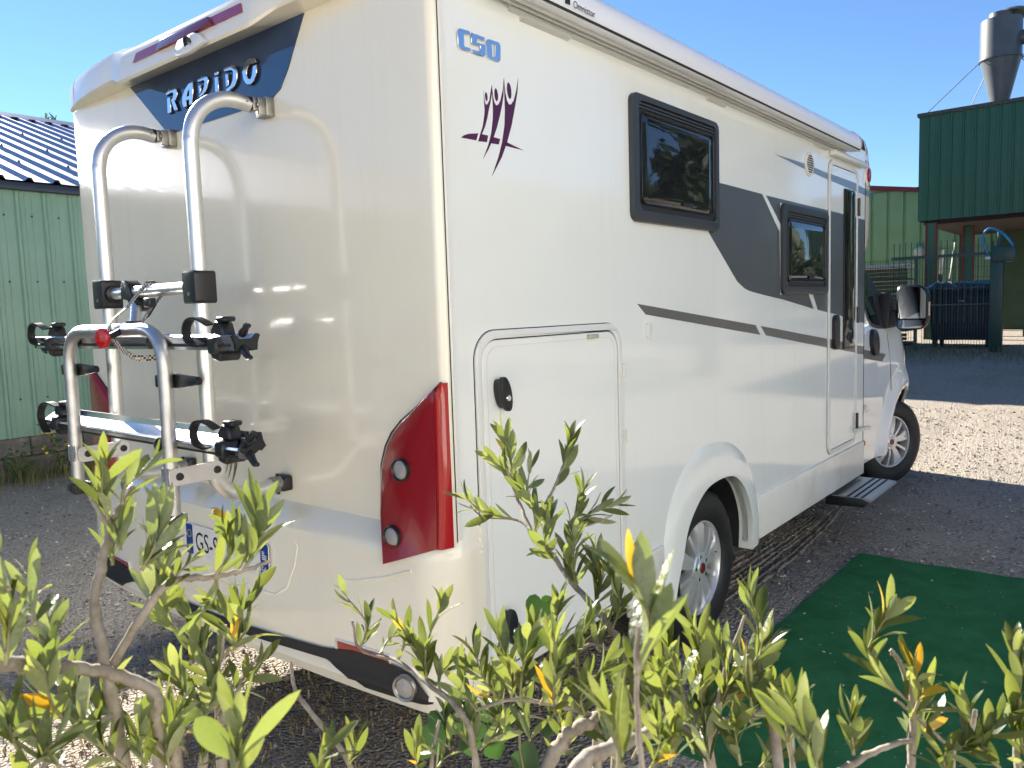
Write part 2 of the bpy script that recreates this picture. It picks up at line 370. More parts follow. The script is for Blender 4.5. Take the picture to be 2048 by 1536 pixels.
BR_B=[([(-0.868,-0.944,0.946),(-0.859,-0.948,0.988),(-0.844,-0.962,1.020),(-0.831,-0.976,1.033),(-0.801,-0.981,1.033),(-0.759,-0.982,1.050),(-0.728,-0.968,1.079),(-0.715,-0.948,1.102),(-0.698,-0.885,1.139),(-0.689,-0.843,1.167),(-0.673,-0.796,1.191),(-0.638,-0.739,1.227),(-0.629,-0.710,1.277)],0.0088,0.0020),
 ([(-0.673,-0.796,1.191),(-0.628,-0.783,1.223),(-0.602,-0.780,1.241),(-0.573,-0.779,1.274)],0.0024,0.0016),
 ([(-0.698,-0.885,1.139),(-0.659,-0.848,1.174),(-0.628,-0.819,1.192),(-0.597,-0.841,1.194),(-0.567,-0.861,1.205)],0.0020,0.0012),
 ([(-0.673,-0.796,1.191),(-0.663,-0.758,1.204),(-0.694,-0.720,1.211),(-0.705,-0.704,1.229)],0.0018,0.0012),
 ([(-0.875,-0.858,0.923),(-0.874,-0.848,0.995),(-0.874,-0.828,1.026),(-0.869,-0.768,1.044),(-0.857,-0.703,1.049),(-0.856,-0.624,1.046),(-0.859,-0.615,1.086)],0.0048,0.0016),
 ([(-0.801,-0.981,1.033),(-0.825,-0.949,1.047),(-0.861,-0.903,1.057),(-0.882,-0.864,1.041)],0.0032,0.0020),
 ([(-0.728,-0.968,1.079),(-0.766,-0.949,1.101),(-0.789,-0.925,1.077),(-0.787,-0.923,1.108)],0.0024,0.0016),
 ([(-1.147,-1.245,1.210),(-1.164,-1.249,1.258),(-1.161,-1.246,1.300),(-1.158,-1.246,1.329)],0.0019,0.0013),
 ([(-0.913,-0.811,0.925),(-0.905,-0.812,0.985),(-0.890,-0.810,1.016)],0.0032,0.0020)]
BR_C=[([(-1.005,-1.074,1.075),(-0.988,-1.089,1.110),(-0.959,-1.094,1.107),(-0.924,-1.106,1.106),(-0.884,-1.123,1.103),(-0.848,-1.138,1.087),(-0.786,-1.151,1.082),(-0.747,-1.168,1.073)],0.0072,0.0048),
 ([(-0.848,-1.138,1.087),(-0.786,-1.120,1.079),(-0.757,-1.119,1.111),(-0.737,-1.134,1.170)],0.0028,0.0016),
 ([(-0.754,-1.295,1.018),(-0.743,-1.302,1.064),(-0.748,-1.303,1.130),(-0.751,-1.293,1.162),(-0.756,-1.286,1.176)],0.0040,0.0020),
 ([(-0.733,-1.322,1.017),(-0.712,-1.326,1.051),(-0.697,-1.327,1.066),(-0.659,-1.340,1.071),(-0.655,-1.342,1.091)],0.0040,0.0024),
 ([(-0.912,-1.250,1.085),(-0.910,-1.247,1.123),(-0.908,-1.245,1.156)],0.0032,0.0020),
 ([(-0.749,-1.392,1.053),(-0.744,-1.387,1.124),(-0.739,-1.388,1.159)],0.0032,0.0020),
 ([(-0.697,-1.327,1.066),(-0.723,-1.305,1.098),(-0.747,-1.288,1.124)],0.0020,0.0016),
 ([(-0.852,-1.233,1.056),(-0.800,-1.262,1.074),(-0.781,-1.283,1.088),(-0.751,-1.304,1.090)],0.0040,0.0024)]
LOGO=[[(0.1982,2.1083),(0.1983,2.1031),(0.1973,2.0986),(0.1955,2.0958),(0.1932,2.0952),(0.1909,2.0970),(0.1890,2.1007),(0.1879,2.1057),(0.1878,2.1109),(0.1888,2.1154),(0.1906,2.1182),(0.1928,2.1188),(0.1952,2.1170),(0.1971,2.1133)],
 [(0.2444,2.1222),(0.2446,2.1144),(0.2432,2.1078),(0.2405,2.1036),(0.2371,2.1028),(0.2337,2.1054),(0.2309,2.1110),(0.2292,2.1183),(0.2291,2.1261),(0.2305,2.1327),(0.2331,2.1368),(0.2365,2.1377),(0.2399,2.1351),(0.2428,2.1295)],
 [(0.3059,2.1453),(0.3062,2.1351),(0.3046,2.1264),(0.3013,2.1210),(0.2971,2.1200),(0.2927,2.1235),(0.2891,2.1308),(0.2870,2.1405),(0.2867,2.1506),(0.2883,2.1592),(0.2915,2.1646),(0.2958,2.1657),(0.3001,2.1622),(0.3037,2.1550)],
 [(0.1829,2.1218),(0.1840,2.1012),(0.1869,2.0882),(0.1918,2.0845),(0.1979,2.0883),(0.2058,2.0991),(0.2186,2.1440),(0.2181,2.1215),(0.2109,2.0967),(0.2023,2.0742),(0.1943,2.0494),(0.1835,2.0244),(0.1675,1.9987),(0.1505,1.9763),(0.1643,2.0051),(0.1732,2.0228),(0.1823,2.0568),(0.1845,2.0711),(0.1826,2.0893)],
 [(0.2186,2.1440),(0.2223,2.1152),(0.2273,2.0973),(0.2352,2.0907),(0.2453,2.0953),(0.2551,2.1080),(0.2666,2.1377),(0.2740,2.1748),(0.2690,2.1238),(0.2605,2.0937),(0.2497,2.0633),(0.2342,2.0275),(0.2175,1.9966),(0.1965,1.9653),(0.1713,1.9348),(0.1940,1.9744),(0.2092,2.0095),(0.2180,2.0486),(0.2203,2.0773),(0.2193,2.1146)],
 [(0.2740,2.1748),(0.2781,2.1351),(0.2847,2.1123),(0.2936,2.1038),(0.3031,2.1055),(0.3165,2.1190),(0.3293,2.1496),(0.3408,2.1868),(0.3347,2.1457),(0.3222,2.1045),(0.3034,2.0479),(0.2802,1.9960),(0.2530,1.9489),(0.2058,1.8898),(0.2375,1.9470),(0.2568,1.9927),(0.2702,2.0427),(0.2740,2.0865),(0.2737,2.1247)],
 [(0.0808,1.9791),(0.0950,1.9875),(0.1119,1.9936),(0.1533,2.0012),(0.1436,1.9804)],
 [(0.1633,2.0008),(0.1954,2.0014),(0.1892,1.9822),(0.1521,1.9793)],
 [(0.2192,2.0002),(0.2479,1.9996),(0.2409,1.9828),(0.2032,1.9813)],
 [(0.2778,1.9947),(0.3558,1.9819),(0.2687,1.9833)]]
C50=[([(0.0777,2.2531),(0.0798,2.2588),(0.0849,2.2637),(0.0922,2.2649),(0.1245,2.2667),(0.1279,2.2645),(0.1268,2.2550),(0.1106,2.2561),(0.1032,2.2539),(0.1024,2.2496),(0.1022,2.2247),(0.1048,2.2206),(0.1273,2.2225),(0.1259,2.2125),(0.0906,2.2107),(0.0836,2.2138),(0.0782,2.2211)],None),([(0.1339,2.2652),(0.1886,2.2657),(0.1892,2.2547),(0.1567,2.2539),(0.1552,2.2438),(0.1838,2.2456),(0.1892,2.2433),(0.1911,2.2384),(0.1891,2.2183),(0.1858,2.2142),(0.1788,2.2117),(0.1333,2.2111),(0.1332,2.2203),(0.1671,2.2222),(0.1688,2.2362),(0.1316,2.2344)],None),([(0.1943,2.2520),(0.1969,2.2595),(0.2018,2.2630),(0.2082,2.2649),(0.2464,2.2655),(0.2543,2.2623),(0.2566,2.2564),(0.2547,2.2208),(0.2511,2.2149),(0.2445,2.2119),(0.2085,2.2121),(0.1992,2.2146),(0.1949,2.2215)],[(0.2179,2.2535),(0.2212,2.2551),(0.2329,2.2546),(0.2334,2.2271),(0.2302,2.2208),(0.2187,2.2207)])]
RAPIDO=[([(1.3231,2.3249),(1.3167,2.3318),(1.3068,2.3364),(1.2642,2.3354),(1.2499,2.3304),(1.2435,2.3209),(1.2440,2.3082),(1.2589,2.2950),(1.2671,2.2917),(1.2491,2.2585),(1.2719,2.2581),(1.2867,2.2921),(1.2894,2.3007),(1.2751,2.3045),(1.2695,2.3163),(1.2782,2.3237),(1.3224,2.3206)],None),
 ([(1.3158,2.3106),(1.2939,2.3106),(1.2951,2.2565),(1.3196,2.2569)],None),
 ([(1.2148,2.2740),(1.2112,2.2956),(1.1934,2.3143),(1.1661,2.3309),(1.1358,2.3351),(1.1376,2.3034),(1.1511,2.2584),(1.1696,2.2593),(1.1678,2.2772),(1.1896,2.2782),(1.1885,2.2581),(1.2076,2.2574)],[(1.1853,2.2906),(1.1773,2.3033),(1.1613,2.3111),(1.1652,2.2912)]),
 ([(1.1056,2.3235),(1.1017,2.3350),(1.0621,2.3355),(1.0416,2.3295),(1.0361,2.3171),(1.0486,2.2937),(1.0727,2.2769),(1.0992,2.2712),(1.1006,2.2792),(1.0804,2.2867),(1.0665,2.3018),(1.0609,2.3175),(1.0685,2.3230)],None),
 ([(1.1011,2.3117),(1.0849,2.3116),(1.0892,2.2878),(1.1002,2.2822)],None),
 ([(1.0037,2.3340),(0.9722,2.3341),(0.9765,2.3224),(0.9965,2.3229)],None),
 ([(0.9983,2.3179),(0.9761,2.3169),(0.9794,2.2620),(1.0001,2.2615)],None),
 ([(0.9407,2.3245),(0.9376,2.3357),(0.8939,2.3361),(0.8744,2.3305),(0.8636,2.3157),(0.8666,2.2857),(0.8816,2.2688),(0.9158,2.2578),(0.9336,2.2577),(0.9348,2.2668),(0.9067,2.2738),(0.8924,2.2880),(0.8869,2.3118),(0.8941,2.3200)],None),
 ([(0.9335,2.3141),(0.9168,2.3142),(0.9186,2.2761),(0.9335,2.2731)],None),
 ([(0.8357,2.3026),(0.8212,2.3269),(0.7874,2.3347),(0.7622,2.3289),(0.7534,2.3160),(0.7756,2.3145),(0.7876,2.3182),(0.8055,2.3077),(0.8129,2.2892),(0.8050,2.2754),(0.7919,2.2710),(0.7813,2.2821),(0.7743,2.3082),(0.7543,2.3077),(0.7565,2.2832),(0.7709,2.2639),(0.7937,2.2542),(0.8143,2.2577),(0.8303,2.2754)],None)]
# ================================================================ ground
def G(X):
    t = min(max((X - 6) / 10, 0), 1); return .42 * t * t * (3 - 2 * t) + max(0, min(X - 16, 60)) * .01
def gravel_material():
    m = bpy.data.materials.new('gravel'); m.use_nodes = True; nt = m.node_tree; N = nt.nodes; Lk = nt.links; b = N['Principled BSDF']
    tc = N.new('ShaderNodeTexCoord')
    def noise(s, d=5, r=.6):
        n = N.new('ShaderNodeTexNoise'); n.inputs['Scale'].default_value = s; n.inputs['Detail'].default_value = d; n.inputs['Roughness'].default_value = r
        Lk.new(tc.outputs['Object'], n.inputs['Vector']); return n
    def ramp(src, els):
        r = N.new('ShaderNodeValToRGB'); e = r.color_ramp.elements
        while len(e) < len(els): e.new(.5)
        for k, (p, c) in enumerate(els): e[k].position = p; e[k].color = (*c, 1)
        Lk.new(src, r.inputs[0]); return r
    big = noise(.55, 6, .6); mid = noise(4, 6, .7)
    v = N.new('ShaderNodeTexVoronoi'); v.inputs['Scale'].default_value = 70; Lk.new(tc.outputs['Object'], v.inputs['Vector'])
    v2 = N.new('ShaderNodeTexVoronoi'); v2.inputs['Scale'].default_value = 24; Lk.new(tc.outputs['Object'], v2.inputs['Vector'])
    stone = ramp(v.outputs['Color'], [(0, (.13, .11, .09)), (.45, (.30, .26, .215)), (.75, (.45, .40, .34)), (1, (.62, .57, .50))])
    base = ramp(big.outputs[0], [(.3, (.21, .175, .135)), (.5, (.37, .32, .255)), (.72, (.29, .265, .23))])
    mx = N.new('ShaderNodeMix'); mx.data_type = 'RGBA'; mx.blend_type = 'MIX'
    f = ramp(mid.outputs[0], [(.35, (.15,) * 3), (.65, (.75,) * 3)])
    Lk.new(f.outputs[0], mx.inputs['Factor']); Lk.new(base.outputs[0], mx.inputs['A']); Lk.new(stone.outputs[0], mx.inputs['B'])
    Lk.new(mx.outputs['Result'], b.inputs['Base Color']); b.inputs['Roughness'].default_value = .93
    b.inputs['Specular IOR Level'].default_value = .25
    # relief: stones, ruts
    add = N.new('ShaderNodeMath'); add.operation = 'MULTIPLY_ADD'; add.inputs[1].default_value = .6
    Lk.new(v2.outputs['Distance'], add.inputs[0]); Lk.new(v.outputs['Distance'], add.inputs[2])
    inv = N.new('ShaderNodeMath'); inv.operation = 'MULTIPLY_ADD'; inv.inputs[1].default_value = -1.; Lk.new(add.outputs[0], inv.inputs[0]); Lk.new(mid.outputs[0], inv.inputs[2])
    bp = N.new('ShaderNodeBump'); bp.inputs['Strength'].default_value = .75; bp.inputs['Distance'].default_value = .02
    Lk.new(inv.outputs[0], bp.inputs['Height']); Lk.new(bp.outputs[0], b.inputs['Normal'])
    return m
GRAV = gravel_material()
def spaced(lo, hi, fine_lo, fine_hi, step, grow=1.5):
    a = []; x = fine_lo
    while x < fine_hi: a.append(x); x += step
    s = step
    while x < hi: a.append(x); s *= grow; x += s
    a.append(hi); s = step; x = fine_lo - s
    while x > lo: a.insert(0, x); s *= grow; x -= s
    a.insert(0, lo); return a
def nz(x, y, s):
    return math.sin(x * 1.7 * s + 1.3 * math.sin(y * 1.1 * s)) * math.cos(y * 1.3 * s + .7 * math.sin(x * .9 * s))
xs = spaced(-700, 900, -3, 13, .1); ys = spaced(-700, 700, -3, 8, .1)
rows = []
for x in xs:
    row = []
    for y in ys:
        z = G(x)
        if -3 <= x <= 13 and -3 <= y <= 8:
            z += .006 * nz(x, y, 2.1) + .004 * nz(x + 5, y, 6.3)
            # tyre ruts behind the front wheel and in front of the step
            for yc, w in ((.18, .11), (1.95, .11)):
                if 2 < x < 12: z -= .014 * math.exp(-((y - yc - .05 * math.sin(x * .8)) / w) ** 2)
        row.append((x, y, z - .004))
    rows.append(row)
g = MB().grid(rows).build('ground', GRAV); tag(g, kind='structure')
g['label'] = 'grey brown gravel yard with tyre ruts'
for p in g.data.polygons: p.use_smooth = True

# loose stones: too many to count
def stones(name, n, area, smin, smax, m, label, seed, zoff=0., fac=True):
    rnd = random.Random(seed); b = MB()
    base = [Vector(v) for v in ((1, 0, 0), (-1, 0, 0), (0, 1, 0), (0, -1, 0), (0, 0, 1), (0, 0, -1))]
    fs = [(0, 2, 4), (2, 1, 4), (1, 3, 4), (3, 0, 4), (2, 0, 5), (1, 2, 5), (3, 1, 5), (0, 3, 5)]
    for _ in range(n):
        x, y = area(rnd); s = smin + (smax - smin) * rnd.random() ** 3; i = len(b.v); a = rnd.random() * 6.28; ca, sa = math.cos(a), math.sin(a)
        k = (rnd.uniform(.7, 1.3), rnd.uniform(.6, 1.1), rnd.uniform(.4, .75))
        for v in base:
            px, py, pz = v.x * k[0] * s * rnd.uniform(.8, 1.2), v.y * k[1] * s * rnd.uniform(.8, 1.2), v.z * k[2] * s
            b.v.append((x + px * ca - py * sa, y + px * sa + py * ca, G(x) + zoff + pz + s * .15))
        b.f += [tuple(i + q for q in f) for f in fs]
    o = meshobj(name, b.v, b.f, m, kind='stuff'); o['label'] = label; o['category'] = 'stones'; return o
STN = bpy.data.materials.new('loose_stone'); STN.use_nodes = True
_b = STN.node_tree.nodes['Principled BSDF']; _b.inputs['Roughness'].default_value = .9
_g = STN.node_tree.nodes.new('ShaderNodeNewGeometry'); _rr = STN.node_tree.nodes.new('ShaderNodeValToRGB')
_e = _rr.color_ramp.elements; _e[0].color = (.10, .092, .082, 1); _e[1].color = (.42, .39, .34, 1); _e.new(.6).color = (.22, .20, .175, 1)
STN.node_tree.links.new(_g.outputs['Random Per Island'], _rr.inputs[0]); STN.node_tree.links.new(_rr.outputs[0], _b.inputs['Base Color'])
def ar1(r):
    while True:
        x = r.uniform(-1.6, 9.5); y = r.uniform(-1.6, 6.6)
        if x < 2.6 or y < 1.2: return x, y
stones('loose_gravel', 22000, ar1, .003, .018, STN, 'loose pale and grey stones scattered over the gravel yard', 3)

# ---- dry grass and weeds: uncountable ground cover
def blades(name, n, area, h0, h1, m, label, seed, lean=.6):
    rnd = random.Random(seed); b = MB()
    for _ in range(n):
        x, y = area(rnd); a = rnd.random() * 6.28; h = rnd.uniform(h0, h1); w = .002 + .002 * rnd.random(); l = rnd.uniform(.1, lean) * h
        dx, dy = math.cos(a), math.sin(a); z = G(x) - .003; i = len(b.v)
        b.v += [(x - dy * w, y + dx * w, z), (x + dy * w, y - dx * w, z), (x + dx * l * .4 + dy * w * .7, y + dy * l * .4 - dx * w * .7, z + h * .6), (x + dx * l * .4 - dy * w * .7, y + dy * l * .4 + dx * w * .7, z + h * .6), (x + dx * l, y + dy * l, z + h * (1 - .3 * lean))]
        b.f += [(i, i + 1, i + 2, i + 3), (i + 3, i + 2, i + 4)]
    o = meshobj(name, b.v, b.f, m, kind='stuff'); o['label'] = label; o['category'] = 'grass'; return o
def grassmat(name, cols):
    m = bpy.data.materials.new(name); m.use_nodes = True; b = m.node_tree.nodes['Principled BSDF']; b.inputs['Roughness'].default_value = .8
    g_ = m.node_tree.nodes.new('ShaderNodeNewGeometry'); r = m.node_tree.nodes.new('ShaderNodeValToRGB'); e = r.color_ramp.elements
    while len(e) < len(cols): e.new(.5)
    for k, c in enumerate(cols): e[k].position = k / (len(cols) - 1); e[k].color = (*c, 1)
    m.node_tree.links.new(g_.outputs['Random Per Island'], r.inputs[0]); m.node_tree.links.new(r.outputs[0], b.inputs['Base Color']); return m
DRY = grassmat('dry_grass', [(.20, .12, .055), (.34, .24, .12), (.26, .17, .08), (.42, .33, .18)])
WEED = grassmat('verge_grass', [(.05, .08, .02), (.16, .13, .05), (.09, .12, .03), (.27, .20, .09)])
def a_under(r):
    while True:
        x = r.gauss(-.35, .75); y = r.gauss(1.0, .75)
        if -2.2 < x < 1.1 and -1.2 < y < 2.9: return x, y
blades('dry_grass', 5200, a_under, .012, .05, DRY, 'dry straw coloured grass litter on the ground behind the rear bumper', 5, 1.6)
blades('wall_verge', 4200, lambda r: (r.uniform(-3, 5), 7.25 - abs(r.gauss(0, .33))), .05, .28, WEED, 'dry and green weeds growing along the foot of the warehouse wall', 6)
blades('fence_verge', 3200, lambda r: (15.0 + r.gauss(0, .8), r.uniform(-1.5, 4)), .05, .22, WEED, 'patchy dry grass verge in front of the mesh fence', 7)

# ================================================================ left warehouse (wall faces the camera, parallel to the motorhome)
MINT = mat('mint_green_sheet', (.165, .285, .205), .42, var=(.20, .33, .24), vscale=1.2, streak=(.80, .80, .74), bump=.05, bscale=6, bdist=.01)
SLATE = mat('slate_blue_roof_sheet', (.34, .36, .42), .40, metal=1., bump=.12, bscale=14, bdist=.004)
GUT = mat('dark_gutter', (.018, .028, .045), .4)
BLOCKM = mat('weathered_block', (.115, .10, .085), .92, var=(.30, .28, .25), vscale=5, bump=.6, bscale=38, bdist=.01, vlo=.45, vhi=.78, detail=8)
MORT = mat('block_mortar', (.10, .09, .078), .95, bump=.5, bscale=60, bdist=.006)
WH = thing('warehouse', (-2, 7.3, 0), 'long low warehouse with mint green ribbed walls and glinting slate blue metal roof', 'warehouse')
YW, ZC, ZE = 7.3, .40, 2.87
X0W, X1W = -14.0, 7.0
MB().box((X0W, YW + .07, 0), (X1W, YW + 11.5, ZE - .05)).build('core_wall', MORT, WH)
# sheet profile: 1.0 m wide, small ribs every .25, fine grooves between
def sheet_profile(L, rib, h, grooves):
    p = []; x = 0
    while x < L - 1e-6:
        p += [(x, 0), (x + rib * .14, 0), (x + rib * .20, -h), (x + rib * .30, -h), (x + rib * .36, 0)]
        for q in range(grooves):
            u = x + rib * (.36 + .64 * (q + .7) / (grooves + .6)); p += [(u - .006, 0), (u, .004), (u + .006, 0)]
        x += rib
    p.append((L, 0)); return p
prof = sheet_profile(1.0, .25, .022, 2)
sv = MB(); sv.grid([[(x, YW + d, ZC) for x, d in prof], [(x, YW + d, ZE) for x, d in prof]])
sheet0 = None
for i in range(int(X1W - X0W)):
    if sheet0 is None:
        sheet0 = sv.build('cladding_sheet', MINT, WH); o = sheet0; dz = 0
    else:
        o = sheet0.copy(); COL.objects.link(o); o.parent = WH
    o.location = (X0W + i, -.004 * (i % 2), 0)
# concrete blocks of the base course
bw, bh = .5, .2; rb = random.Random(2)
blk = None
for r_ in range(2):
    for i in range(int((X1W - X0W) / bw)):
        x = X0W + i * bw + (.25 if r_ % 2 else 0)
        if x < -4 : continue
        if blk is None:
            blk = MB().box((-.246, -.05, .004), (.246, .05, bh - .005)).build('block', BLOCKM, None, bev=.008, seg=1); o = blk; o.parent = WH
        else:
            o = blk.copy(); COL.objects.link(o); o.parent = WH
        o.location = (x + 2, .075 - .012 * rb.random() - 0.02, r_ * bh)
# coping/eave trim and gutter
MB().box((X0W, YW - .11, ZE - .03), (X1W, YW - .02, ZE + .05)).build('gutter', GUT, WH, bev=.012)
# roof sheets, ribs run down the slope
YR, ZR = 13.0, 4.87
e0 = Vector((0, YW - .14, ZE + .055)); e1 = Vector((0, YR, ZR)); nrm = Vector((0, -(e1.z - e0.z), e1.y - e0.y)).normalized()
rp_ = [(0, 0), (.11, 0), (.135, .038), (.165, .038), (.19, 0), (.25, 0)]
rp4 = [(x + .25 * k, h) for k in range(4) for x, h in rp_[:-1]] + [(1.0, 0)]
rv = MB(); rv.grid([[tuple(e + nrm * h + Vector((x, 0, 0))) for x, h in rp4] for e in (e0, e1)])
rs0 = None
for i in range(int(X1W - X0W)):
    if rs0 is None: rs0 = rv.build('roof_sheet', SLATE, WH); o = rs0
    else: o = rs0.copy(); COL.objects.link(o); o.parent = WH
    o.location = (X0W + i, 0, .002 * (i % 2))
# fixings on the ribs
fb = MB()
for i in range(int((7 - -2) / .25)):
    for t in ((.14, .58) if i % 2 else (.36,)):
        p = e0.lerp(e1, t + .02 * (i % 2)) + nrm * .038 + Vector((-2 + i * .25 + .15, 0, 0)); fb.cyl(p, p + nrm * .022, .015, 6, .008)
fb.build('roof_fixings', GUT, WH, kind='stuff')
sb = MB()
for i in range(int((7 - -2) / .25)):
    for z in (.78, 1.95, 2.6):
        p = Vector((-2 + i * .25 + .19, YW + .0, z)); sb.cyl(p, p + Vector((0, -.012, 0)), .011, 6)
sb.build('wall_fixings', GUT, WH, kind='stuff')
MB().prism([(YR - .2, ZR - .02), (YR, ZR + .08), (YR + .2, ZR - .02), (YR, ZR + .03)], lambda u, v, d: (d, u, v), X0W, X1W).build('ridge_cap', SLATE, WH)
MB().grid([[(X0W, YR, ZR), (X1W, YR, ZR)], [(X0W, 19, 2.9), (X1W, 19, 2.9)]]).build('far_roof_slope', SLATE, WH)
MB().prism([(YW, ZE - .06), (19, ZE - .06), (YR, ZR - .05)], lambda u, v, d: (d, u, v), X1W - .05, X1W - .02).build('gable_wall', MINT, WH)
MB().prism([(YW, ZE - .06), (19, ZE - .06), (YR, ZR - .05)], lambda u, v, d: (d, u, v), X0W + .02, X0W + .05).build('gable_wall', MINT, WH)

# second shed, added out of sight behind the motorhome to shade the yard
SH = thing('shade_shed', (19, 9.5, 0), 'tall dark green storage shed standing behind the motorhome beside the yard', 'shed')
DKG = mat('dark_green_sheet', (.013, .090, .045), .42, var=(.019, .105, .055), vscale=1.5)
MB().box((12.3, 6.6, -.1), (18.2, 13, 5.6)).build('wall', DKG, SH)
MB().prism([(6.4, 5.62), (9.8, 6.3), (13.2, 5.62), (9.8, 6.22)], lambda u, v, d: (d, u, v), 12.2, 18.3).build('roof', SLATE, SH)
MB().box((12.28, 8, 0), (12.3, 11, 4)).build('roller_door', mat('grey_door', (.3, .31, .32), .5), SH)

# ================================================================ right background: raised hopper building, rear shed, fence, gate, bin
BX = 20.0
HOP = thing('hopper_building', (BX, 1.5, G(BX)), 'raised dark green ribbed hopper room standing on green and red legs', 'building')
hp = sheet_profile(1.0, .25, .03, 1)
MB().box((BX + .05, -2.45, 3.42), (BX + 5, 2.95, 5.8)).build('core_wall', DKG, HOP)
hs = MB(); hs.grid([[(BX - .0 + d, y, 3.36) for y, d in hp], [(BX + d, y, 5.84) for y, d in hp]])
h0 = None
for i in range(6):
    if h0 is None: h0 = hs.build('cladding_sheet', DKG, HOP); o = h0
    else: o = h0.copy(); COL.objects.link(o); o.parent = HOP
    o.location = (-.003 * (i % 2), 2.05 - i, 0)
hl = MB(); hl.grid([[(BX + 5 - x * 5, 3.06 - d, 3.36) for x, d in hp], [(BX + 5 - x * 5, 3.06 - d, 5.84) for x, d in hp]]).build('side_cladding', DKG, HOP)
MB().box((BX - .06, -2.5, 5.84), (BX + 5.05, 3.1, 5.92)).build('roof_edge', mat('lichen_edge', (.03, .035, .03), .8, var=(.12, .11, .09), vscale=20), HOP)
REDO = mat('red_oxide_steel', (.15, .014, .016), .55)
MB().box((BX + .12, -2.45, 3.26), (BX + 5, 2.95, 3.40)).build('floor_beam', mat('dark_oxide', (.02, .008, .008), .8), HOP)
def leg(x, y):
    z0 = G(x); L_ = MB().box((x - .1, y - .09, z0), (x + .1, y + .09, 3.3)).build('leg', DKG, HOP)
    MB().box((x - .13, y + .092, z0), (x - .06, y + .13, 3.3)).build('flange', REDO, L_); MB().box((x - .13, y - .13, z0), (x - .06, y - .092, 3.3)).build('flange', REDO, L_)
for x, y in ((BX + .2, 2.78), (BX + 1.6, 2.2), (BX + 4.6, 2.78), (BX + .2, -1.9), (BX + 4.6, -1.9)): leg(x, y)
MB().box((BX + 4.9, -2.5, 0), (BX + 5.0, 2.05, 3.3)).build('painted_shade_wall', mat('shaded_olive', (.030, .058, .028), .6, var=(.042, .075, .034), vscale=3), HOP)  # added wall, its dark olive paints the shade under the hopper room
# cyclone on the roof
CYG = mat('cyclone_grey_paint', (.065, .075, .085), .42, var=(.085, .095, .105), vscale=3)
CY = thing('cyclone_separator', (BX + 1.2, 1.56, 5.9), 'grey steel cyclone dust separator on the hopper room roof', 'cyclone')
c0 = (BX + 1.2, 1.56, 5.9)
MB().lathe([(.0, 1.22), (.44, 1.22), (.44, 2.14), (.0, 2.14)], c0, (0, 0, 1), 40).build('drum', CYG, CY, smooth=30)
MB().lathe([(.15, 0), (.16, .06), (.43, 1.21), (.47, 1.215), (.47, 1.25), (.445, 1.252)], c0, (0, 0, 1), 40).build('cone', CYG, CY, smooth=30)
MB().lathe([(.0, 2.142), (.27, 2.142), (.27, 2.30), (0, 2.30)], c0, (0, 0, 1), 32).build('outlet_collar', CYG, CY, smooth=30)
MB().lathe([(0, 2.42), (.30, 2.32), (.36, 2.28), (.36, 2.31), (.3, 2.36), (0, 2.47)], c0, (.06, -.12, 1), 32).build('rain_cap', CYG, CY, smooth=30)
MB().tube(bez([(BX + 1.2, 1.15, 7.55), (BX + 1.2, .8, 7.55), (BX + 1.2, .45, 7.45), (BX + 1.2, -.1, 7.0)], 6), .17, 16).build('inlet_duct', CYG, CY, smooth=40)
for k in range(4):
    a = k * math.pi / 2 + .5; MB().bar((c0[0] + .16 * math.cos(a), c0[1] + .16 * math.sin(a), 6.15), (c0[0] + .26 * math.cos(a), c0[1] + .26 * math.sin(a), 5.9), .03, .03).build('foot', BLKM, CY)
for p in ((BX + .1, 2.9, 5.95), (BX + 2.6, 2.6, 5.95), (BX + .2, -.2, 5.95), (BX + 2.2, -.4, 5.95)):
    d_ = Vector((p[0] - c0[0], p[1] - c0[1], 0)).normalized() * .45
    MB().cyl(Vector((c0[0], c0[1], 7.12)) + d_, p, .011, 6).build('guy_cable', mat('cable', (.25, .26, .28), .5, metal=.6), CY)
# rear shed
BS = thing('rear_shed', (27, 3, G(27)), 'large pale green ribbed shed with dark red roof edge at the back of the yard', 'shed')
OLV = mat('olive_green_sheet', (.17, .27, .14), .5, var=(.20, .31, .165), vscale=1.2)
MB().prism([(-8, 0), (9, 0), (9, 5.62), (4.6, 4.92), (-8, 4.92)], lambda u, v, d: (d, u, v), 27.06, 40).build('core_wall', OLV, BS)
bp_ = [(k * .5 + q, d) for k in range(4) for q, d in ((0, 0), (.38, 0), (.41, .05), (.45, .05), (.48, 0))] + [(2, 0)]
bsv = MB(); bsv.grid([[(27 + d, y, .4) for y, d in bp_], [(27 + d, y, 5.0) for y, d in bp_]])
b0 = None
for i in range(8):
    if b0 is None: b0 = bsv.build('cladding_sheet', OLV, BS); o = b0
    else: o = b0.copy(); COL.objects.link(o); o.parent = BS
    o.location = (-.003 * (i % 2), 6 - 2 * i, 0)
MB().prism([(9, 5.75), (4.6, 5.05), (-8, 5.05), (-8, 4.9), (4.6, 4.9), (9, 5.6)], lambda u, v, d: (d, u, v), 26.9, 27.3).build('roof_edge', REDO, BS)
MB().lathe([(0, 0), (.17, 0), (.17, .12), (.1, .2), (0, .22)], (26.95, 4.45, 3.0), (-1, 0, -.5), 20).build('wall_lamp', mat('lamp_grey', (.4, .42, .4), .4), BS, smooth=40)
MB().cyl((26.9, 1.9, .5), (26.9, 1.9, 4.8), .06, 12).build('downpipe', STEEL, BS, smooth=True)

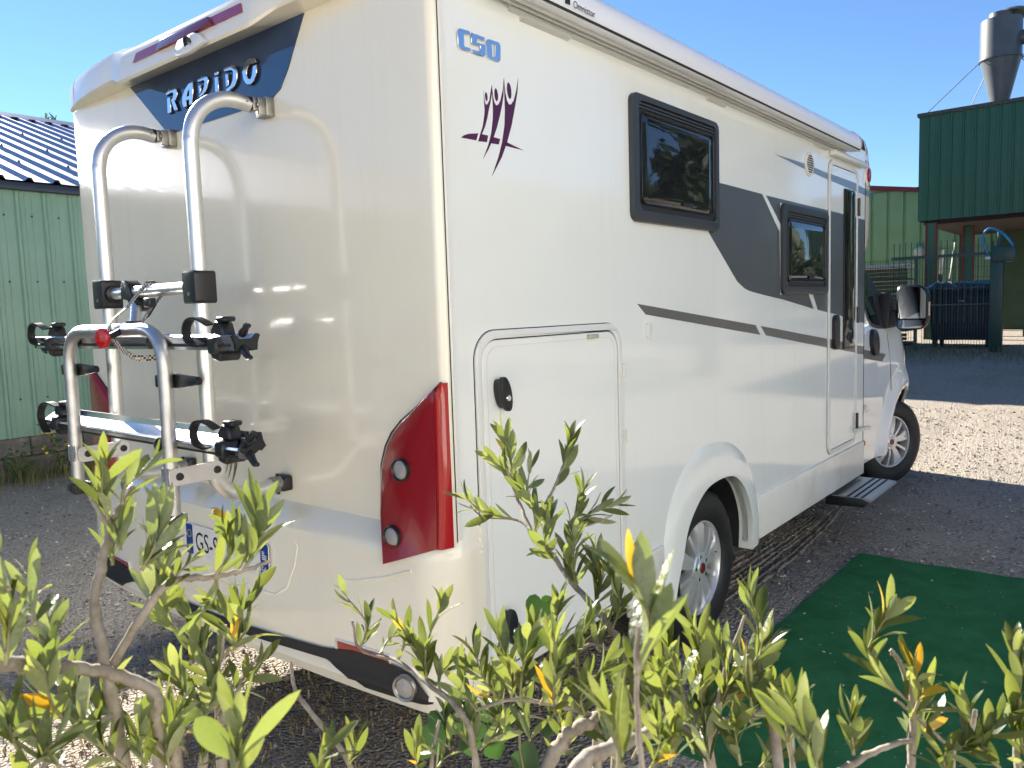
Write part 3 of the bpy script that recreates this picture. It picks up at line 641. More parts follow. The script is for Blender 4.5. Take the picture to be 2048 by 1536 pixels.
# fence: posts and welded mesh panels
FG = mat('fence_green', (.006, .045, .035), .4)
FX = 16.3
def mesh_panel(y0, y1, z0, z1, x, label):
    t = thing('mesh_fence_panel', (x, (y0 + y1) / 2, z0), label, 'fence', 'green welded mesh fence panels')
    w = MB(); y = y0 + .03
    while y < y1: w.box((x - .003, y - .0038, z0), (x + .003, y + .0038, z1 + .03)); y += .05
    w.build('upright_wires', FG, t, kind='stuff')
    h = MB(); z = z0 + .05
    while z < z1: h.box((x + .003, y0, z - .003), (x + .008, y1, z + .003)); z += .2
    h.build('cross_wires', FG, t, kind='stuff')
    MB().box((x - .025, y0 - .03, z0 - .05), (x + .025, y0 + .03, z1 + .05)).build('post', FG, t)
zf = G(FX)
mesh_panel(2.3, 4.8, zf, 2.28, FX, 'green welded mesh fence panel left of the dark wheeled bin')
mesh_panel(4.85, 7.3, zf, 2.28, FX, 'green welded mesh fence panel mostly hidden behind the cab')
mesh_panel(1.0, 2.25, zf, 2.50, FX + .25, 'green welded mesh fence panel directly in front of the dark wheeled bin')
# gate leaf with round bars in front of the bin
GT = thing('yard_gate', (FX, 1.6, zf), 'dark green vertical bar sliding gate in front of the wheeled bin', 'gate')
MB().box((FX - .08, 1.0, 2.28), (FX - .03, 2.75, 2.34)).build('top_rail', FG, GT)
MB().box((FX - .08, 1.0, zf + .9), (FX - .03, 2.75, zf + .93)).build('mid_rail', FG, GT)
gb = None
for i in range(16):
    if gb is None: gb = MB().box((FX - .062, 1.08, zf + .55), (FX - .05, 1.094, 2.62)).build('bar', FG, GT); o = gb
    else: o = gb.copy(); COL.objects.link(o); o.parent = GT
    o.location = (0, i * .108, 0)
PT = thing('gate_post', (15.95, .82, G(15.95)), 'thick dark green square gate post with guide head beside the bin', 'gate post')
zp = G(15.95)
MB().box((15.87, .72, zp), (16.03, .93, 2.42)).build('column', FG, PT, bev=.01)
MB().box((15.84, .55, 2.12), (16.06, .90, 2.40)).build('guide_head', FG, PT, bev=.01)
MB().cyl((15.95, .8, 2.42), (15.95, .8, 2.72), .045, 12).build('top_stub', FG, PT)
MB().cyl((15.86, .95, 2.2), (15.80, 1.0, 2.2), .03, 12).build('knob', WPLAS, PT)
HS = MB().tube(bez([(15.9, .98, 2.28), (15.88, 1.08, 2.55), (15.88, 1.0, 2.74), (15.88, .85, 2.72), (15.88, .68, 2.58), (15.88, .58, 2.4), (15.88, .56, 2.2)], 8), .022, 10).build('blue_hose', mat('blue_hose', (.01, .20, .42), .35), None, smooth=True)
tag(HS, 'bright blue hose looped over the top of the gate post', 'hose')
# second gate bay to the right of the post
G2 = thing('bar_fence', (FX + 3, -1, G(FX + 3)), 'dark bar fence bay right of the gate post', 'fence')
fx = FX + 3.0; zz = G(fx)
MB().box((fx, -3.5, zz + .1), (fx + .05, .75, zz + .32)).build('bottom_rail', FG, G2); MB().box((fx, -3.5, 2.3), (fx + .05, .75, 2.36)).build('top_rail', FG, G2)
gb = None
for i in range(26):
    if gb is None: gb = MB().box((fx + .015, -.0, zz + .3), (fx + .035, .02, 2.3)).build('bar', FG, G2); o = gb
    else: o = gb.copy(); COL.objects.link(o); o.parent = G2
    o.location = (0, .7 - i * .16, 0)
# wheeled bin
BN = thing('wheeled_bin', (17.4, 1.6, G(17.4)), 'large dark navy four wheeled waste bin with bright blue lid', 'bin')
zb = G(17.4); NV = mat('navy_bin_plastic', (.006, .012, .030), .5); BL = mat('blue_bin_lid', (.006, .032, .075), .22)
bx0, bx1, by0, by1 = 17.0, 17.9, 1.0, 2.2
rowsb = []
for z, k in ((zb + .16, .90), (zb + .2, .93), (zb + .7, .97), (zb + 1.15, 1.0), (zb + 1.18, 1.04), (zb + 1.25, 1.04), (zb + 1.26, .98)):
    cx, cy = (bx0 + bx1) / 2, (by0 + by1) / 2
    rowsb.append([(cx + (u - cx) * k, cy + (v - cy) * k, z) for u, v in rrect(bx0, by0, bx1, by1, .06, 3)])
MB().grid(rowsb, close=True).build('tub', NV, BN, smooth=30)
MB().box((bx0 + .05, by0 + .05, zb + .16), (bx1 - .05, by1 - .05, zb + .18)).build('floor', NV, BN)
lid = MB(); lr = []
for k in range(9):
    a = math.pi * k / 8; lr.append([(bx0 - .06 + (bx1 - bx0 + .1) * k / 8, y, zb + 1.265 + .12 * math.sin(a) * (1 if .06 < (y - by0) < 1.2 else .4)) for y in (by0 - .05, by0 + .05, by0 + .12, by1 - .12, by1 - .05, by1 + .05)])
ld = lid.grid(lr).build('lid', BL, BN, smooth=40)
MB().box((bx0 - .08, by0 - .02, zb + 1.2), (bx0 - .03, by1 + .08, zb + 1.27)).build('rim_handle', BL, BN, bev=.01)
for wx in (bx0 + .12, bx1 - .12):
    for wy in (by0 + .12, by1 - .12):
        MB().lathe([(0, -.03), (.09, -.03), (.10, -.02), (.10, .02), (.09, .03), (0, .03)], (wx, wy, zb + .1), (0, 1, 0), 16).build('castor', BLKM, BN)
        MB().box((wx - .03, wy - .045, zb + .1), (wx + .03, wy - .032, zb + .19)).build('castor_fork', STEEL, BN)
st = MB()
for (u0, v0, u1, v1) in ((.0, .13, .14, .14), (.02, .07, .05, .10), (.06, .06, .13, .105), (.0, .0, .03, .055), (.045, .01, .07, .05), (.085, .0, .135, .045)):
    st.box((bx0 + .005, 1.66 - u1, zb + .95 + v0), (bx0 + .012, 1.66 - u0, zb + .95 + v1))
st.build('notice_sticker', mat('sticker_white', (.6, .62, .65), .5), BN)
# timber crates and stored bars behind the fence
PW = mat('old_pallet_wood', (.10, .065, .035), .85, var=(.16, .11, .06), vscale=9)
for k, (cx, cy) in enumerate(((18.2, 3.35), (18.2, 4.6))):
    t = thing('timber_crate_stack', (cx, cy, G(cx)), ('stack of brown timber crates behind the fence left of the bin', 'stack of brown timber crates behind the fence nearest the cab')[k], 'crates')
    cr = None
    for lv in range(6):
        if cr is None:
            cm = MB()
            for s_ in range(3): cm.box((cx - .5, cy - .58, G(cx) + .03 + s_ * .085), (cx - .48, cy + .58, G(cx) + .10 + s_ * .085))
            cm.box((cx - .478, cy - .57, G(cx) + .02), (cx + .5, cy + .57, G(cx) + .05)); cr = cm.build('crate', PW, t); o = cr
        else: o = cr.copy(); COL.objects.link(o); o.parent = t
        o.location = (0, 0, lv * .29)
    MB().box((cx - .5, cy - .6, G(cx) + 1.76), (cx + .5, cy + .6, G(cx) + 1.82)).build('cover_sheet', mat('white_sheet', (.6, .6, .56), .6), t)
MTB = thing('metal_bars', (18.6, 2.35, G(18.6)), 'pale metal bars leaning behind the gate', 'metal bars')
MB().bar((18.4, 2.35, G(18.4)), (18.65, 2.25, 2.55), .09, .03).build('bar', mat('pale_metal', (.12, .125, .12), .5, metal=.5), MTB)
MB().bar((18.3, 2.2, G(18.4)), (18.55, 2.0, 2.7), .035, .02).build('bar', MATS['pale_metal'], MTB)

# weeds at the foot of the wall
def weed(x, y, h, n, label, seed, flowers):
    rnd = random.Random(seed); t = thing('weed', (x, y, G(x)), label, 'weed', 'weeds along the warehouse wall'); st_ = MB(); lf = MB(); fl = MB()
    for _ in range(n):
        a = rnd.random() * 6.28; l = h * rnd.uniform(.15, .5); tip = Vector((x + math.cos(a) * l, y + math.sin(a) * l * .6 - .02, G(x) + h * rnd.uniform(.6, 1.05))); b_ = Vector((x + rnd.uniform(-.03, .03), y, G(x) - .01))
        st_.tube([b_, b_.lerp(tip, .5) + Vector((0, 0, .05)), tip], [.004, .003, .0015], 5)
        for k in range(9):
            p = b_.lerp(tip, .2 + .8 * k / 8); u = Vector((rnd.gauss(0, 1), rnd.gauss(0, 1), rnd.uniform(-.2, .6))).normalized() * h * rnd.uniform(.10, .2); v = u.orthogonal().normalized() * u.length * .22
            i = len(lf.v); lf.v += [tuple(p), tuple(p + u * .5 + v), tuple(p + u), tuple(p + u * .5 - v)]; lf.f.append((i, i + 1, i + 2, i + 3))
        if flowers:
            for k in range(3): fl.lathe([(0, .012), (.014, .006), (.016, 0)], tip + Vector((rnd.uniform(-.05, .05), rnd.uniform(-.05, .05), rnd.uniform(-.04, .03))), (rnd.uniform(-.5, .5), -.6, 1), 7)
    st_.build('stems', WEED, t); meshobj('foliage', lf.v, lf.f, TLW, t)
    if flowers: fl.build('flowers', mat('yellow_petal', (.62, .42, .02), .6), t)
# ================================================================ trees
def leafmat(name, c0, c1, tr):
    m = bpy.data.materials.new(name); m.use_nodes = True; nt = m.node_tree; b = nt.nodes['Principled BSDF']; out = nt.nodes['Material Output']
    g_ = nt.nodes.new('ShaderNodeNewGeometry'); r = nt.nodes.new('ShaderNodeValToRGB'); r.color_ramp.elements[0].color = (*c0, 1); r.color_ramp.elements[1].color = (*c1, 1)
    nt.links.new(g_.outputs['Random Per Island'], r.inputs[0]); nt.links.new(r.outputs[0], b.inputs['Base Color']); b.inputs['Roughness'].default_value = .55
    t = nt.nodes.new('ShaderNodeBsdfTranslucent'); t.inputs[0].default_value = (*tr, 1); mx = nt.nodes.new('ShaderNodeMixShader'); mx.inputs[0].default_value = .3
    nt.links.new(b.outputs[0], mx.inputs[1]); nt.links.new(t.outputs[0], mx.inputs[2]); nt.links.new(mx.outputs[0], out.inputs[0]); return m
TL1 = leafmat('tree_foliage', (.035, .065, .018), (.075, .11, .03), (.12, .2, .03))
TL2 = leafmat('dark_conifer_foliage', (.018, .036, .016), (.045, .07, .028), (.05, .09, .02))
BARK = mat('bark', (.09, .07, .05), .9, var=(.16, .13, .10), vscale=12, bump=.6, bscale=30, bdist=.01)
def tree(loc, h, w, label, seed, foliage, shape='round', n=3200, leaf=.16):
    rnd = random.Random(seed); x, y, z = loc; t = thing('tree', loc, label, 'tree')
    trunk = MB().tube([(x, y, z - .1), (x + .1, y, z + h * .3), (x - .05, y + .05, z + h * .6), (x, y, z + h * .9)], [h * .028, h * .022, h * .013, h * .004], 10)
    clumps = []
    for k in range(46 if shape == 'round' else 70):
        u = rnd.random()
        if shape == 'round':
            zz_ = .28 + .68 * u; rad = w * math.sqrt(max(0.02, 1 - ((zz_ - .6) / .42) ** 2)) * rnd.uniform(.35, 1)
        else:
            zz_ = .12 + .86 * u; rad = w * (1.02 - zz_) * rnd.uniform(.45, 1.1)
        a = rnd.random() * 6.28; clumps.append((x + math.cos(a) * rad, y + math.sin(a) * rad, z + zz_ * h, w * rnd.uniform(.16, .34) * (1 if shape == 'round' else (1.2 - zz_ * .8))))
        if k % 2 == 0:
            q = clumps[-1]; trunk.tube([(x, y, max(z + .1 * h, q[2] - .18 * h)), ((x + q[0]) / 2, (y + q[1]) / 2, q[2] - .05 * h), (q[0], q[1], q[2])], [h * .008, h * .005, h * .001], 5)
    trunk.build('trunk', BARK, t, smooth=60)
    b = MB()
    for _ in range(n):
        c = rnd.choice(clumps); d = Vector((rnd.gauss(0, 1), rnd.gauss(0, 1), rnd.gauss(0, .75))).normalized() * c[3] * rnd.uniform(.3, 1.05)
        p = Vector(c[:3]) + d; u = Vector((rnd.gauss(0, 1), rnd.gauss(0, 1), rnd.gauss(0, .7))).normalized(); v = u.orthogonal().normalized(); s_ = leaf * rnd.uniform(.6, 1.4)
        i = len(b.v); b.v += [tuple(p - u * s_), tuple(p + v * s_ * .5), tuple(p + u * s_), tuple(p - v * s_ * .5)]; b.f.append((i, i + 1, i + 2, i + 3))
    meshobj('crown', b.v, b.f, foliage, t); return t
tree((7.5, 20.1, 0), 7.3, .75, 'green tree whose top shows above the slate blue warehouse roof', 21, TL1, 'round', 3000, .12)
TLW = leafmat('weed_foliage', (.04, .09, .03), (.10, .15, .045), (.12, .2, .04))
weed(1.28, 7.05, .42, 9, 'green leafy weed at the foot of the block wall at the left edge', 51, False)
weed(1.72, 7.0, .50, 8, 'weed with small yellow flowers against the block wall', 52, True)
weed(.6, 7.05, .36, 7, 'short green weed further left along the block wall', 53, False)
# on the right of the yard, out of frame, seen mirrored in the motorhome flank and windows
tree((11.6, -4.6, .2), 9.6, 2.7, 'tall dark conifer beside the yard opposite the big window', 22, TL2, 'cone', 5200, .2)
tree((10.5, -11.5, 0), 7.0, 2.6, 'round leafy tree at the end of the white house', 23, TL1, 'round', 4000, .2)
# added house behind the camera, unseen, bounces sunlight onto the motorhome
HO = thing('light_bounce_house', (-12, -8.8, 0), 'long white rendered house behind the camera on the near side of the yard', 'house')
REND = mat('white_render', (.74, .74, .72), .85, var=(.69, .69, .66), vscale=1.5, streak=(.86, .84, .78))
MB().box((-26, -12, -.1), (1.1, -5.7, 4.6)).build('wall', REND, HO)
MB().prism([(-5.3, 4.55), (-8.8, 6.6), (-12.4, 4.55), (-8.8, 6.4)], lambda u, v, d: (d, u, v), -26.3, 1.4).build('roof', mat('clay_tile', (.26, .10, .06), .8, var=(.32, .14, .08), vscale=6), HO)
for xw in (-24, -19, -14, -9.5, -2.5):
    w_ = MB().box((xw - .6, -5.7, 1.0), (xw + .6, -5.66, 2.3)).build('window', GLASSC, HO); MB().box((xw - .7, -5.7, .92), (xw + .7, -5.6, 1.0)).build('sill', REND, w_)
MB().box((-6.8, -5.7, 0), (-5.8, -5.65, 2.15)).build('door', mat('blue_door', (.05, .10, .16), .5), HO)
rt = random.Random(9); tlb = MB()
for k in range(11):
    cx, cy, h, w_ = 36 - k * 2.2 + rt.uniform(-2, 2), -15 - k * 3 + rt.uniform(-1, 1), rt.uniform(5.5, 8.5), rt.uniform(2.6, 3.6)
    for _ in range(900):
        d = Vector((rt.gauss(0, 1), rt.gauss(0, 1), rt.gauss(0, 1))).normalized() * rt.uniform(.55, 1.05); q = Vector((cx + d.x * w_, cy + d.y * w_, .5 + h * .52 + d.z * h * .5)); u = Vector((rt.gauss(0, 1), rt.gauss(0, 1), rt.gauss(0, .7))).normalized() * .42; v = u.orthogonal() * .7
        i = len(tlb.v); tlb.v += [tuple(q - u), tuple(q + v), tuple(q + u), tuple(q - v)]; tlb.f.append((i, i + 1, i + 2, i + 3))
o = meshobj('tree_line', tlb.v, tlb.f, TL1, kind='stuff'); o['label'] = 'far tree line across the straw field right of the yard'
FIELD = MB().grid([[(12, -9, .30), (60, -9, .5)], [(12, -40, .30), (60, -40, .5)]]).build('straw_field', mat('straw', (.34, .24, .08), .9, var=(.42, .31, .12), vscale=2)); tag(FIELD, kind='structure')
# ================================================================ motorhome
W = 2.14; RX = -.02; YC = W / 2
MH = thing('motorhome', (2.6, YC, 0), 'white low profile motorhome with dark grey stripes parked on the gravel', 'motorhome')
def sidepart(name, poly, d0, d1, m, parent=None, holes=(), bev=0, seg=2):
    return MB().prism(poly, SIDE, d0, d1, holes).build(name, m, parent or MH, bev=bev, seg=seg)
ARCH = [(1.235, .30), (1.251, .366), (1.308, .492), (1.365, .61), (1.494, .71), (1.615, .74), (1.757, .739), (1.846, .715), (1.938, .645), (2.001, .547), (2.025, .461), (2.018, .335)]
AOUT = [(1.150, .33), (1.163, .45), (1.200, .64), (1.262, .75), (1.36, .845), (1.48, .893), (1.60, .908), (1.73, .900), (1.848, .870), (1.972, .802), (2.052, .723), (2.119, .603), (2.140, .50), (2.150, .345)]
arch_s = bez([(x, 0, z) for x, z in ARCH], 4); aout_s = bez([(x, 0, z) for x, z in AOUT], 4)
def resample(P, n):
    L = [0]
    for a, b in zip(P, P[1:]): L.append(L[-1] + (b - a).length)
    out = []; j = 0
    for k in range(n):
        t = L[-1] * k / (n - 1)
        while j < len(P) - 2 and L[j + 1] < t: j += 1
        s_ = (t - L[j]) / max(1e-9, L[j + 1] - L[j]); out.append(P[j].lerp(P[j + 1], s_))
    return out
arch_s = resample(arch_s, 41); aout_s = resample(aout_s, 41)
# flanks
poly = [(.006, .42), (1.20, .42)] + [(p.x, p.z) for p in arch_s[2:-1]] + [(2.06, .36), (3.95, .36), (3.95, 2.455), (.006, 2.455)]
MB().prism(poly, lambda x, z, d: (x, -d, z), -.03, 0).build('right_side_wall', GEL, MH)
MB().prism(poly, lambda x, z, d: (x, W + d, z), -.03, 0).build('left_side_wall', GEL, MH)
# rear wall with small corner radius
def plan_rear(zlist, name, m, off=0.):
    rows = []
    pl = []
    for k in range(9):
        a = R(90 * k / 8); pl.append((RX + .026 - .026 * math.sin(a), .026 - .026 * math.cos(a)))
    pl = [(.004, 0)] + pl + [(RX, .026 + (W - .052) * k / 40) for k in range(1, 40)]
    full = pl + [(x, W - y) for x, y in reversed(pl[:10])]
    for z in zlist: rows.append([(x, y, z) for x, y in full])
    return MB().grid(rows).build(name, m, MH, smooth=50)
plan_rear([.42, .86, 1.1, 1.4, 1.7, 2.0, 2.2, 2.415], 'rear_wall', GELR)
for y in (0, W):
    s_ = -1 if y == 0 else 1
    MB().box((.0035, y - .001, .87), (.0075, y + s_ * .0012, 2.40)).build('corner_joint', SEAL, MH)
    MB().prism([(.009, 0), (.012, .004), (.026, .004), (.030, 0)], lambda u, v, d: (u, y + s_ * v, d), .88, 2.40).build('corner_trim', WPLAS, MH)
# roof with rounded shoulders
rr = []
sec = [(0.0, 2.40), (.004, 2.44), (.03, 2.49), (.09, 2.53), (.2, 2.55), (.6, 2.565), (YC, 2.57)]
sec = sec + [(W - y, z) for y, z in reversed(sec[:-1])]
for x, dz in ((.02, -.03), (.25, 0), (2, 0), (3.9, 0), (4.02, -.01)): rr.append([(x, y, z + (dz if z > 2.45 else 0)) for y, z in sec])
MB().grid(rr).build('roof', GEL, MH, smooth=50)
for k, (x, y) in enumerate(((1.0, 1.0), (2.6, .9))):
    MB().prism(rrect(x - .25, y - .25, x + .25, y + .25, .05), lambda u, v, d: (u, v, d), 2.56, 2.62).build('roof_light', WPLAS, MH, bev=.02)
# rear spoiler: loft across the width
sp = []
def spoiler_sec(y):
    c = abs(y - YC); t = min(max((c - .42) / .10, 0), 1); e = min(max((c - .50) / .57, 0), 1)
    o1 = .072 * (1 - e ** 2.2) + .004
    S_ = [(0, 2.408), (o1 - .006, 2.411), (o1, 2.417), (o1 - .002, 2.49), (o1 - .012, 2.515), (o1 - .05, 2.54), (-.30, 2.560)]
    C_ = [(0, 2.406), (.098, 2.376), (.105, 2.384), (.086, 2.470), (.074, 2.492), (.02, 2.53), (-.30, 2.572)]
    return [(RX - (a[0] * t + b[0] * (1 - t)), y, a[1] * t + b[1] * (1 - t)) for a, b in zip(S_, C_)]
yy = [0, .01, .04, .1, .2, .35, .5, .545, .555, .60, .645, .655, .8, 1.07]
yy = yy + [W - y for y in reversed(yy[:-1])]
SPO = MB().grid([spoiler_sec(y) for y in yy]); n_ = 7
SPO.f.append(tuple(range(n_))); SPO.f.append(tuple(len(SPO.v) - n_ + k for k in reversed(range(n_))))
SPO = SPO.build('rear_spoiler', GELR, MH, smooth=26)
for y in (.10, W - .10):
    a = spoiler_sec(y); MB().tube([(p[0] - .0006, p[1], p[2]) for p in a[1:6]], .0014, 5).build('spoiler_joint', TRIM, SPO)
def spo_face(u, v, d):   # v 0..1 up the sloped centre face
    return (RX - (.1045 + (.0865 - .1045) * v) - d, u, 2.386 + (2.469 - 2.386) * v)
MB().prism([(1.375, .50), (1.36, .88), (.70, .88), (.685, .50)], spo_face, -.004, .004).build('rear_reflector_strip', PINK, SPO)
MB().prism([(1.20, .52), (1.17, .90), (.87, .90), (.84, .52)], spo_face, -.002, .014).build('high_brake_light', RED, SPO, bev=.004)
cm_ = MB().prism([(1.05, -.05), (1.03, .42), (.94, .48), (.90, .30), (.86, -.12), (.95, -.30), (1.02, -.28)], spo_face, -.002, .022).build('reversing_camera', WPLAS, SPO, bev=.008)
MB().lathe([(0, .0), (.020, 0), (.022, .004), (.018, .006), (.012, .004), (0, .004)], spo_face(.955, .10, .022), (-1, 0, -.35), 20).build('camera_lens', BLK, SPO, smooth=True)
# navy panel and chrome letters
MB().prism([(1.601, 2.406), (.514, 2.406), (.606, 2.266), (.650, 2.215), (.695, 2.195), (.764, 2.187), (1.340, 2.188)], REAR, .0005 - RX, .0035 - RX).build('name_panel', NAVY, MH)
# one part per letter
def letters(groups, data, fn, d0, d1, parent, back=None):
    for name, idx in groups:
        q = MB()
        for k in idx: q.prism(data[k][0], fn, d0, d1, [data[k][1]] if data[k][1] else ())
        o = q.build(name, CHROME, parent, bev=.0012, seg=1)
        if back:
            q = MB()
            for k in idx: q.prism([(u - .0025 * back, v - .001) for u, v in data[k][0]], fn, d0 - .007, d0 + .0008, [[(u - .0025 * back, v - .001) for u, v in data[k][1]]] if data[k][1] else ())
            q.build('letter_edge', BLK, o)
letters([('letter', (0, 1)), ('letter', (2,)), ('letter', (3, 4)), ('letter', (5, 6)), ('letter', (7, 8)), ('letter', (9,))], RAPIDO, REAR, .010 - RX, .013 - RX, MH, 1)
letters([('letter', (0,)), ('letter', (1,)), ('letter', (2,))], C50, SIDE, .001, .006, MH)
for k, l in enumerate(LOGO): MB().prism(l, SIDE, -.001, .0008).build('emblem_shape', PURP, MH)
sl = [(1.083 + (x - .21) * -.52, .985 + (z - 2.03) * .52) for x, z in LOGO[3]], [(1.083 + (x - .21) * -.52, .985 + (z - 2.03) * .52) for x, z in LOGO[4]], [(1.083 + (x - .21) * -.52, .985 + (z - 2.03) * .52) for x, z in LOGO[5]]
for l in sl: MB().prism(l, REAR, -RX, .002 - RX).build('small_emblem', STEEL, MH)
# ---- bumper
BPROF = [(0, .905), (.035, .888), (.080, .864), (.094, .852), (.100, .83), (.104, .74), (.110, .62), (.112, .56), (.106, .53), (.104, .50), (.106, .466), (.112, .455), (.114, .435), (.108, .455), (.085, .392), (0, .40)]
def bscale(y): return 1 - .52 * min(1, abs(y - YC) / YC) ** 2.2
path = [((.10, 0), (0, -1), .14), ((.06, 0), (0, -1), .16)]
for k in range(1, 9):
    a = R(90 * k / 8); path.append(((.06 - (.06 - RX) * math.sin(a), .08 - .08 * math.cos(a)), (-math.sin(a), -math.cos(a)), .16 + (bscale(.08) - .16) * k / 8))
for k in range(1, 41): y = .08 + (YC - .08) * k / 40; path.append(((RX, y), (-1, 0), bscale(y)))
path = path + [((p[0], W - p[1]), (n[0], -n[1]), s) for p, n, s in reversed(path[:-1])]
MB().grid([[(p[0] + n[0] * o * s, p[1] + n[1] * o * s, z) for o, z in BPROF] for p, n, s in path]).build('rear_bumper', GELR, MH, smooth=32)
def boff(z):
    for (o0, z0), (o1, z1) in zip(BPROF, BPROF[1:]):
        if z1 <= z <= z0: return o0 + (o1 - o0) * (z0 - z) / max(1e-6, z0 - z1)
    return .1
def bpt(y, z, d): return (RX - boff(z) * bscale(y) - d - (0 if y > .08 and y < W - .08 else -.10 * (1 - min(y, W - y) / .08) ** 2), y, z)
def interp(T, y):
    for (a, b), (c, d) in zip(T, T[1:]):
        if a <= y <= c: return b + (d - b) * (y - a) / (c - a)
    return T[0][1] if y < T[0][0] else T[-1][1]
TOPB = [(.045, .435), (.07, .475), (.10, .503), (.15, .516), (.22, .521), (.34, .523), (.40, .512), (.47, .502), (.87, .486), (YC, .484)]
BOTB = [(.045, .425), (.10, .421), (.18, .417), (.30, .414), (.34, .430), (.38, .447), (.45, .470), (.87, .456), (YC, .455)]
def mir(T): return T + [(W - a, b) for a, b in reversed(T[:-1])]
TOPB, BOTB = mir(TOPB), mir(BOTB)
rows = []
for k in range(121):
    y = .045 + (W - .09) * k / 120; t, b_ = interp(TOPB, y), interp(BOTB, y); rows.append([bpt(y, b_ + (t - b_) * q / 14, .008) for q in range(15)])
MB().grid(rows).build('bumper_insert', BLKM, MH, smooth=60)
# pressed crease under the lamps and plate recess edge
for sgn in (0, 1):
    M_ = (lambda y: y) if sgn == 0 else (lambda y: W - y)
    MB().tube([bpt(M_(y), z, -.001) for y, z in ((.10, .80), (.2, .765), (.33, .735), (.42, .728))], [.0065, .006, .004, .001], 8).build('bumper_crease', GELR, MH, smooth=60)
    rl = MB()
    rl.grid([[bpt(M_(y), z, .006) for z in (.512, .535)] for y in (.20, .25, .30, .35, .40)]); rl.grid([[bpt(M_(y), z, .006) for z in (.535, .540)] for y in (.20, .25, .30, .35, .40)])
    q_ = rl.build('bumper_reflector', REDR, MH)
    MB().tube([bpt(M_(y), z, .003) for y, z in ((.19, .508), (.19, .540), (.30, .543), (.41, .540), (.41, .508), (.30, .506), (.19, .508))], .0035, 6).build('reflector_rim', WPLAS, q_)
    cx = bpt(M_(.128), .463, .009)
    fo = MB().lathe([(0, .004), (.026, .004), (.030, .010), (.036, .012), (.040, .006), (.041, -.01)], cx, (-1, -.25 if sgn == 0 else .25, 0), 28).build('fog_lamp', STEEL, MH, smooth=30)
    MB().lathe([(0, .012), (.016, .010), (.029, .006)], cx, (-1, -.25 if sgn == 0 else .25, 0), 24).build('fog_lens', CLEARL, fo, smooth=30)
    # bumper side ends with screws
    Y_ = (lambda d: -d) if sgn == 0 else (lambda d: W + d)
    MB().prism([(.085, .40), (.085, .875), (.10, .868), (.10, .40)], lambda x, z, d: (x, Y_(d), z), 0, .014).build('bumper_end', GELR, MH, bev=.004)
    for z in (.83, .60): MB().lathe([(0, .004), (.007, .004), (.009, 0)], (.093, Y_(.014), z), (0, -1 if sgn == 0 else 1, 0), 14).build('screw_cap', WPLAS, MH)
# plate, recessed moulding, light
MB().tube([bpt(y, z, -.0015) for y, z in ((1.47, .80), (1.47, .68), (1.43, .635), (1.2, .625), (.9, .622), (.69, .625), (.63, .66), (.59, .74), (.575, .80), (.60, .826))], [.001, .003, .0045, .005, .005, .005, .0045, .004, .003, .001], 8).build('plate_recess_edge', GELR, MH, smooth=60)
py0, py1, pz0, pz1 = .708, 1.218, .675, .785
def PL(u, v, d): return (RX - .108 - d - (v - pz0) * -.02, u, v)
PLT = MB().prism(rrect(py0, pz0, py1, pz1, .008), PL, .0, .003).build('number_plate', mat('plate_white', (.72, .72, .70), .25), MH)
PBL = mat('plate_blue', (.004, .045, .22), .3)
MB().prism(rrect(py1 - .045, pz0 + .001, py1 - .001, pz1 - .001, .007), PL, .0031, .0036).build('country_band', PBL, PLT); MB().prism(rrect(py0 + .001, pz0 + .001, py0 + .045, pz1 - .001, .007), PL, .0031, .0036).build('region_band', PBL, PLT)
def TX(y0, z0, sx=1.): return lambda a, b, d: (PL(0, z0 + b, 0)[0] - .0040, y0 - a * sx, z0 + b)
textmesh('plate_characters', 'GS-9', .098, TX(py1 - .062, pz0 + .020, .78), BLK, PLT)
WHT = mat('print_white', (.8, .8, .8), .4)
textmesh('plate_country_letter', 'F', .030, TX(py1 - .014, pz0 + .010), WHT, PLT)
textmesh('plate_region_number', '56', .034, TX(py0 + .042, pz0 + .012, .9), WHT, PLT)
stv = MB()
for k in range(12):
    a = 2 * math.pi * k / 12; stv.prism([(py1 - .023 + .013 * math.cos(a) + .0022 * math.cos(q * 1.2566), pz0 + .075 + .013 * math.sin(a) + .0022 * math.sin(q * 1.2566)) for q in range(5)], PL, .0037, .0040)
stv.build('ring_of_stars', mat('print_yellow', (.75, .6, .05), .4), PLT)
fl_ = MB()
for k in range(5): fl_.prism([(py0 + .036, pz0 + .058 + k * .006), (py0 + .010 + (.012 if k > 2 else 0), pz0 + .058 + k * .006), (py0 + .010 + (.012 if k > 2 else 0), pz0 + .061 + k * .006), (py0 + .036, pz0 + .061 + k * .006)], PL, .0037, .0040)
fl_.build('striped_flag', WHT, PLT)
# ---- tail lamps wrapping the corners
LEFT = [(1.322, .006), (1.30, .035), (1.25, .105), (1.207, .171), (1.17, .212), (1.13, .240), (1.074, .262), (1.0, .266), (.93, .262), (.87, .245), (.802, .215)]
RIBM = mat('ribbed_red_lens', (.25, .006, .012), .09, coat=.6)
_nt = RIBM.node_tree; _w = _nt.nodes.new('ShaderNodeTexWave'); _w.wave_type = 'BANDS'; _w.bands_direction = 'Y'; _w.inputs['Scale'].default_value = 55
_tc = _nt.nodes.new('ShaderNodeTexCoord'); _nt.links.new(_tc.outputs['Object'], _w.inputs['Vector']); _bp = _nt.nodes.new('ShaderNodeBump'); _bp.inputs['Strength'].default_value = .07; _bp.inputs['Distance'].default_value = .004
_nt.links.new(_w.outputs[0], _bp.inputs['Height']); _nt.links.new(_bp.outputs[0], _nt.nodes['Principled BSDF'].inputs['Normal'])
